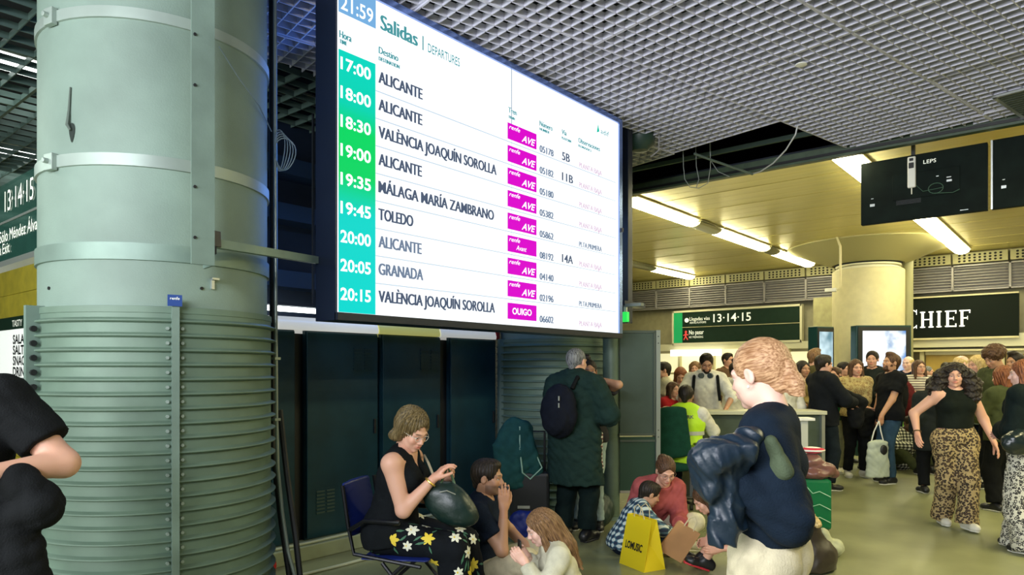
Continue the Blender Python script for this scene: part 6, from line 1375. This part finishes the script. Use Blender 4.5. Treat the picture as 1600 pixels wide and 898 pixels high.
# walking woman
py_, hy = W(1492, 6.95), 187; l = loc_of(py_, hy)
J = person('walking woman with big curly hair, black sleeveless top and brown leopard print trousers', py_, hy, 1.615, True, 1.15, 'near', lean=(0, 0, 0), head=(-20, 2, 0), arms={'L': (l(1553, 690, 6.85), (-.5, -1, .1)), 'R': (l(1433, 676, 6.95), (.5, -1, .2))},
  hands={'L': dict(palm=(.9, -.5, 0), curl=.3), 'R': dict(palm=(-.9, -.5, 0), curl=.45)}, legs={'L': ((-.025, .18, .085), (0, 1, 0), (-.1, 1, 0)), 'R': ((.075, -.10, .085), (0, 1, 0), (.1, 1, 0))}, skin='fair',
  top=dict(name='crop_top', m=K('rib_black', (.008, .012, .009)), sleeve='none', crop=True, cropz=.045, fit=.014, neck='crew', amp=.004), bottom=dict(m=patmat('leopard_brown', leopard((.42, .31, .14), (.018, .012, .008), 46, (.13, .07, .03))), fit=.016, knee=.092, hemr=.092, len=1.04, amp=.012), shoes=shoe(SHW), hair=('curly', 'dark'), seed=31)
w_ = J['WR']['R']; u_ = nz(w_-J['EL']['R']); s1_ = nz(np.cross(u_, [0, 0, 1])); s2_ = np.cross(u_, s1_); c = w_-u_*.01; t = thing('bracelet', 'dark beaded bracelet on the wrist of the walking woman', 'bracelet', J['root'].location, J['root'].rotation_euler.z)
MB().tube([tuple(c+(s1_*math.cos(a)+s2_*math.sin(a))*.034) for a in [i*math.pi/8 for i in range(17)]], .006, 6, cap=False).build('band', mat('bead_dark', (.12, .07, .03), .4), t, True)
std('person in black coat with a round backpack right behind the walking woman', 1459, 8.8, 588, 10, True, g=1.15, top=dict(name='coat', m=BLK2, fit=.05, hem=.30), bottom=dict(m=BLK), shoes=shoe(SHB), hair=('long', 'dark', .2), seed=32)
std('blonde woman in pale blue shirt in profile behind the walking woman', 1527, 9.6, 557, 262, True, 'mid', head=(0, 3, 0), arms=FRNT, top=dict(name='shirt', m=K('paleblue', (.36, .44, .40)), fit=.032, collar=True, hem=.14), bottom=dict(m=NVY), shoes=shoe(SHW), hair=('bob', 'blond'), skin='fair', seed=33)
std('balding fair-haired man behind the blonde woman in the pale blue shirt', 1503, 10.4, 556, 100, hair=('ring', 'blond'), skin='pale', top=dict(name='shirt', m=K('sandy', (.3, .24, .12))), bottom=dict(m=NVY), shoes=shoe(SHB), seed=34)
std('man with a round afro looking down near the right edge', 1557, 9.0, 543, 262, False, 'mid', head=(0, 24, 0), skin='tan', arms=FRNT, top=dict(name='shirt', m=OLV, fit=.024), bottom=dict(m=BLK), shoes=shoe(SHB), hair=('afro', 'brown'), seed=35)
std('dark-haired man at the right edge behind the olive jacket', 1587, 9.4, 551, 255, False, head=(0, 4, 0), skin='tan', top=dict(name='shirt', m=BLK2), bottom=dict(m=BLK), shoes=shoe(SHB), hair=('quiff', 'dark'), seed=36)
std('person in olive jacket with auburn hair, between the walking woman and the right edge', 1568, 7.7, 574, 345, True, 'mid', head=(10, 6, 0), arms=FRNT, top=dict(name='jacket', m=K('olive_jkt', (.07, .085, .035)), fit=.035, hem=.10), bottom=dict(m=BLK, fit=.03, knee=.09, hemr=.09), shoes=shoe(SHB), hair=('bob', 'auburn'), seed=37)
pz, hz_ = W(1610, 5.95), 325; l = loc_of(pz, hz_)
J = person('woman with reddish hair, black sweater and black-and-white leopard trousers at the right edge', pz, hz_, Zp(562, 5.95)/.99, True, 1.02, 'near', lean=(4, 0, 0), head=(20, 6, 0), arms={'L': ((-.02, .20, 1.02), (-1, -.5, -.8)), 'R': ((.06, .20, 1.0), (1, -.5, -.8))}, legs={'L': ((-.10, -.04, .085), (0, 1, 0), (0, 1, 0)), 'R': ((.10, .10, .085), (0, 1, 0), (0, 1, 0))},
  skin='pale', top=dict(name='sweater', m=K('black_knit', (.006, .012, .012)), fit=.045, hem=.02, amp=.012), bottom=dict(m=patmat('leopard_bw', leopard((.58, .57, .48), (.012, .012, .014), 44)), fit=.02, knee=.10, hemr=.145, len=1.08, amp=.016), shoes=shoe(SHB), hair=('long', 'auburn', .24), seed=38)
soft_thing('black_handbag', 'glossy black bag under the arm of the woman at the right edge', 'handbag', P3(1592, 690, 5.7), [ell((0, 0, 0), (.13, .07, .10), Rzyx(0, 0, -20), k=.04)], .011, mat('leather_black', (.010, .018, .020), .25, bump=.2, bscale=40), .012, 5)
# more people deep in the hall, only their heads and shoulders show between the others
deep = [(1168, 13.6, 562, 170, 'short', 'brown', K('grey1', (.2, .2, .18)), 'man in grey far back behind the counter, left of the navy sweater'), (1086, 12.8, 566, 200, 'bob', 'lbrown', CRM, 'woman in cream far back, left of the bearded man in white'), (1449, 13.2, 572, 120, 'crop', 'grey', K('olive2', (.1, .12, .05)), 'grey-haired man far back beside the lime green skirt'),
        (1318, 11.6, 566, 150, 'short', 'dark', BLK2, 'man in charcoal far back between green jacket and beige sweater'), (1478, 12.4, 566, 200, 'crop', 'dark', K('grey2', (.12, .12, .11)), 'man far back hidden behind the curly hair'), (1210, 12.2, 572, 190, 'long', 'dark', K('rust', (.3, .1, .04)), 'woman in rust far back beside the ponytail')]
for i, (px, D, ty, hd_, st_, hc_, m_, lb_) in enumerate(deep): std(lb_, px, D, ty, hd_, st_ in ('bob', 'long'), top=dict(name='top', m=m_), bottom=dict(m=NVY), shoes=shoe(SHB), hair=(st_, hc_, .18), seed=50+i)
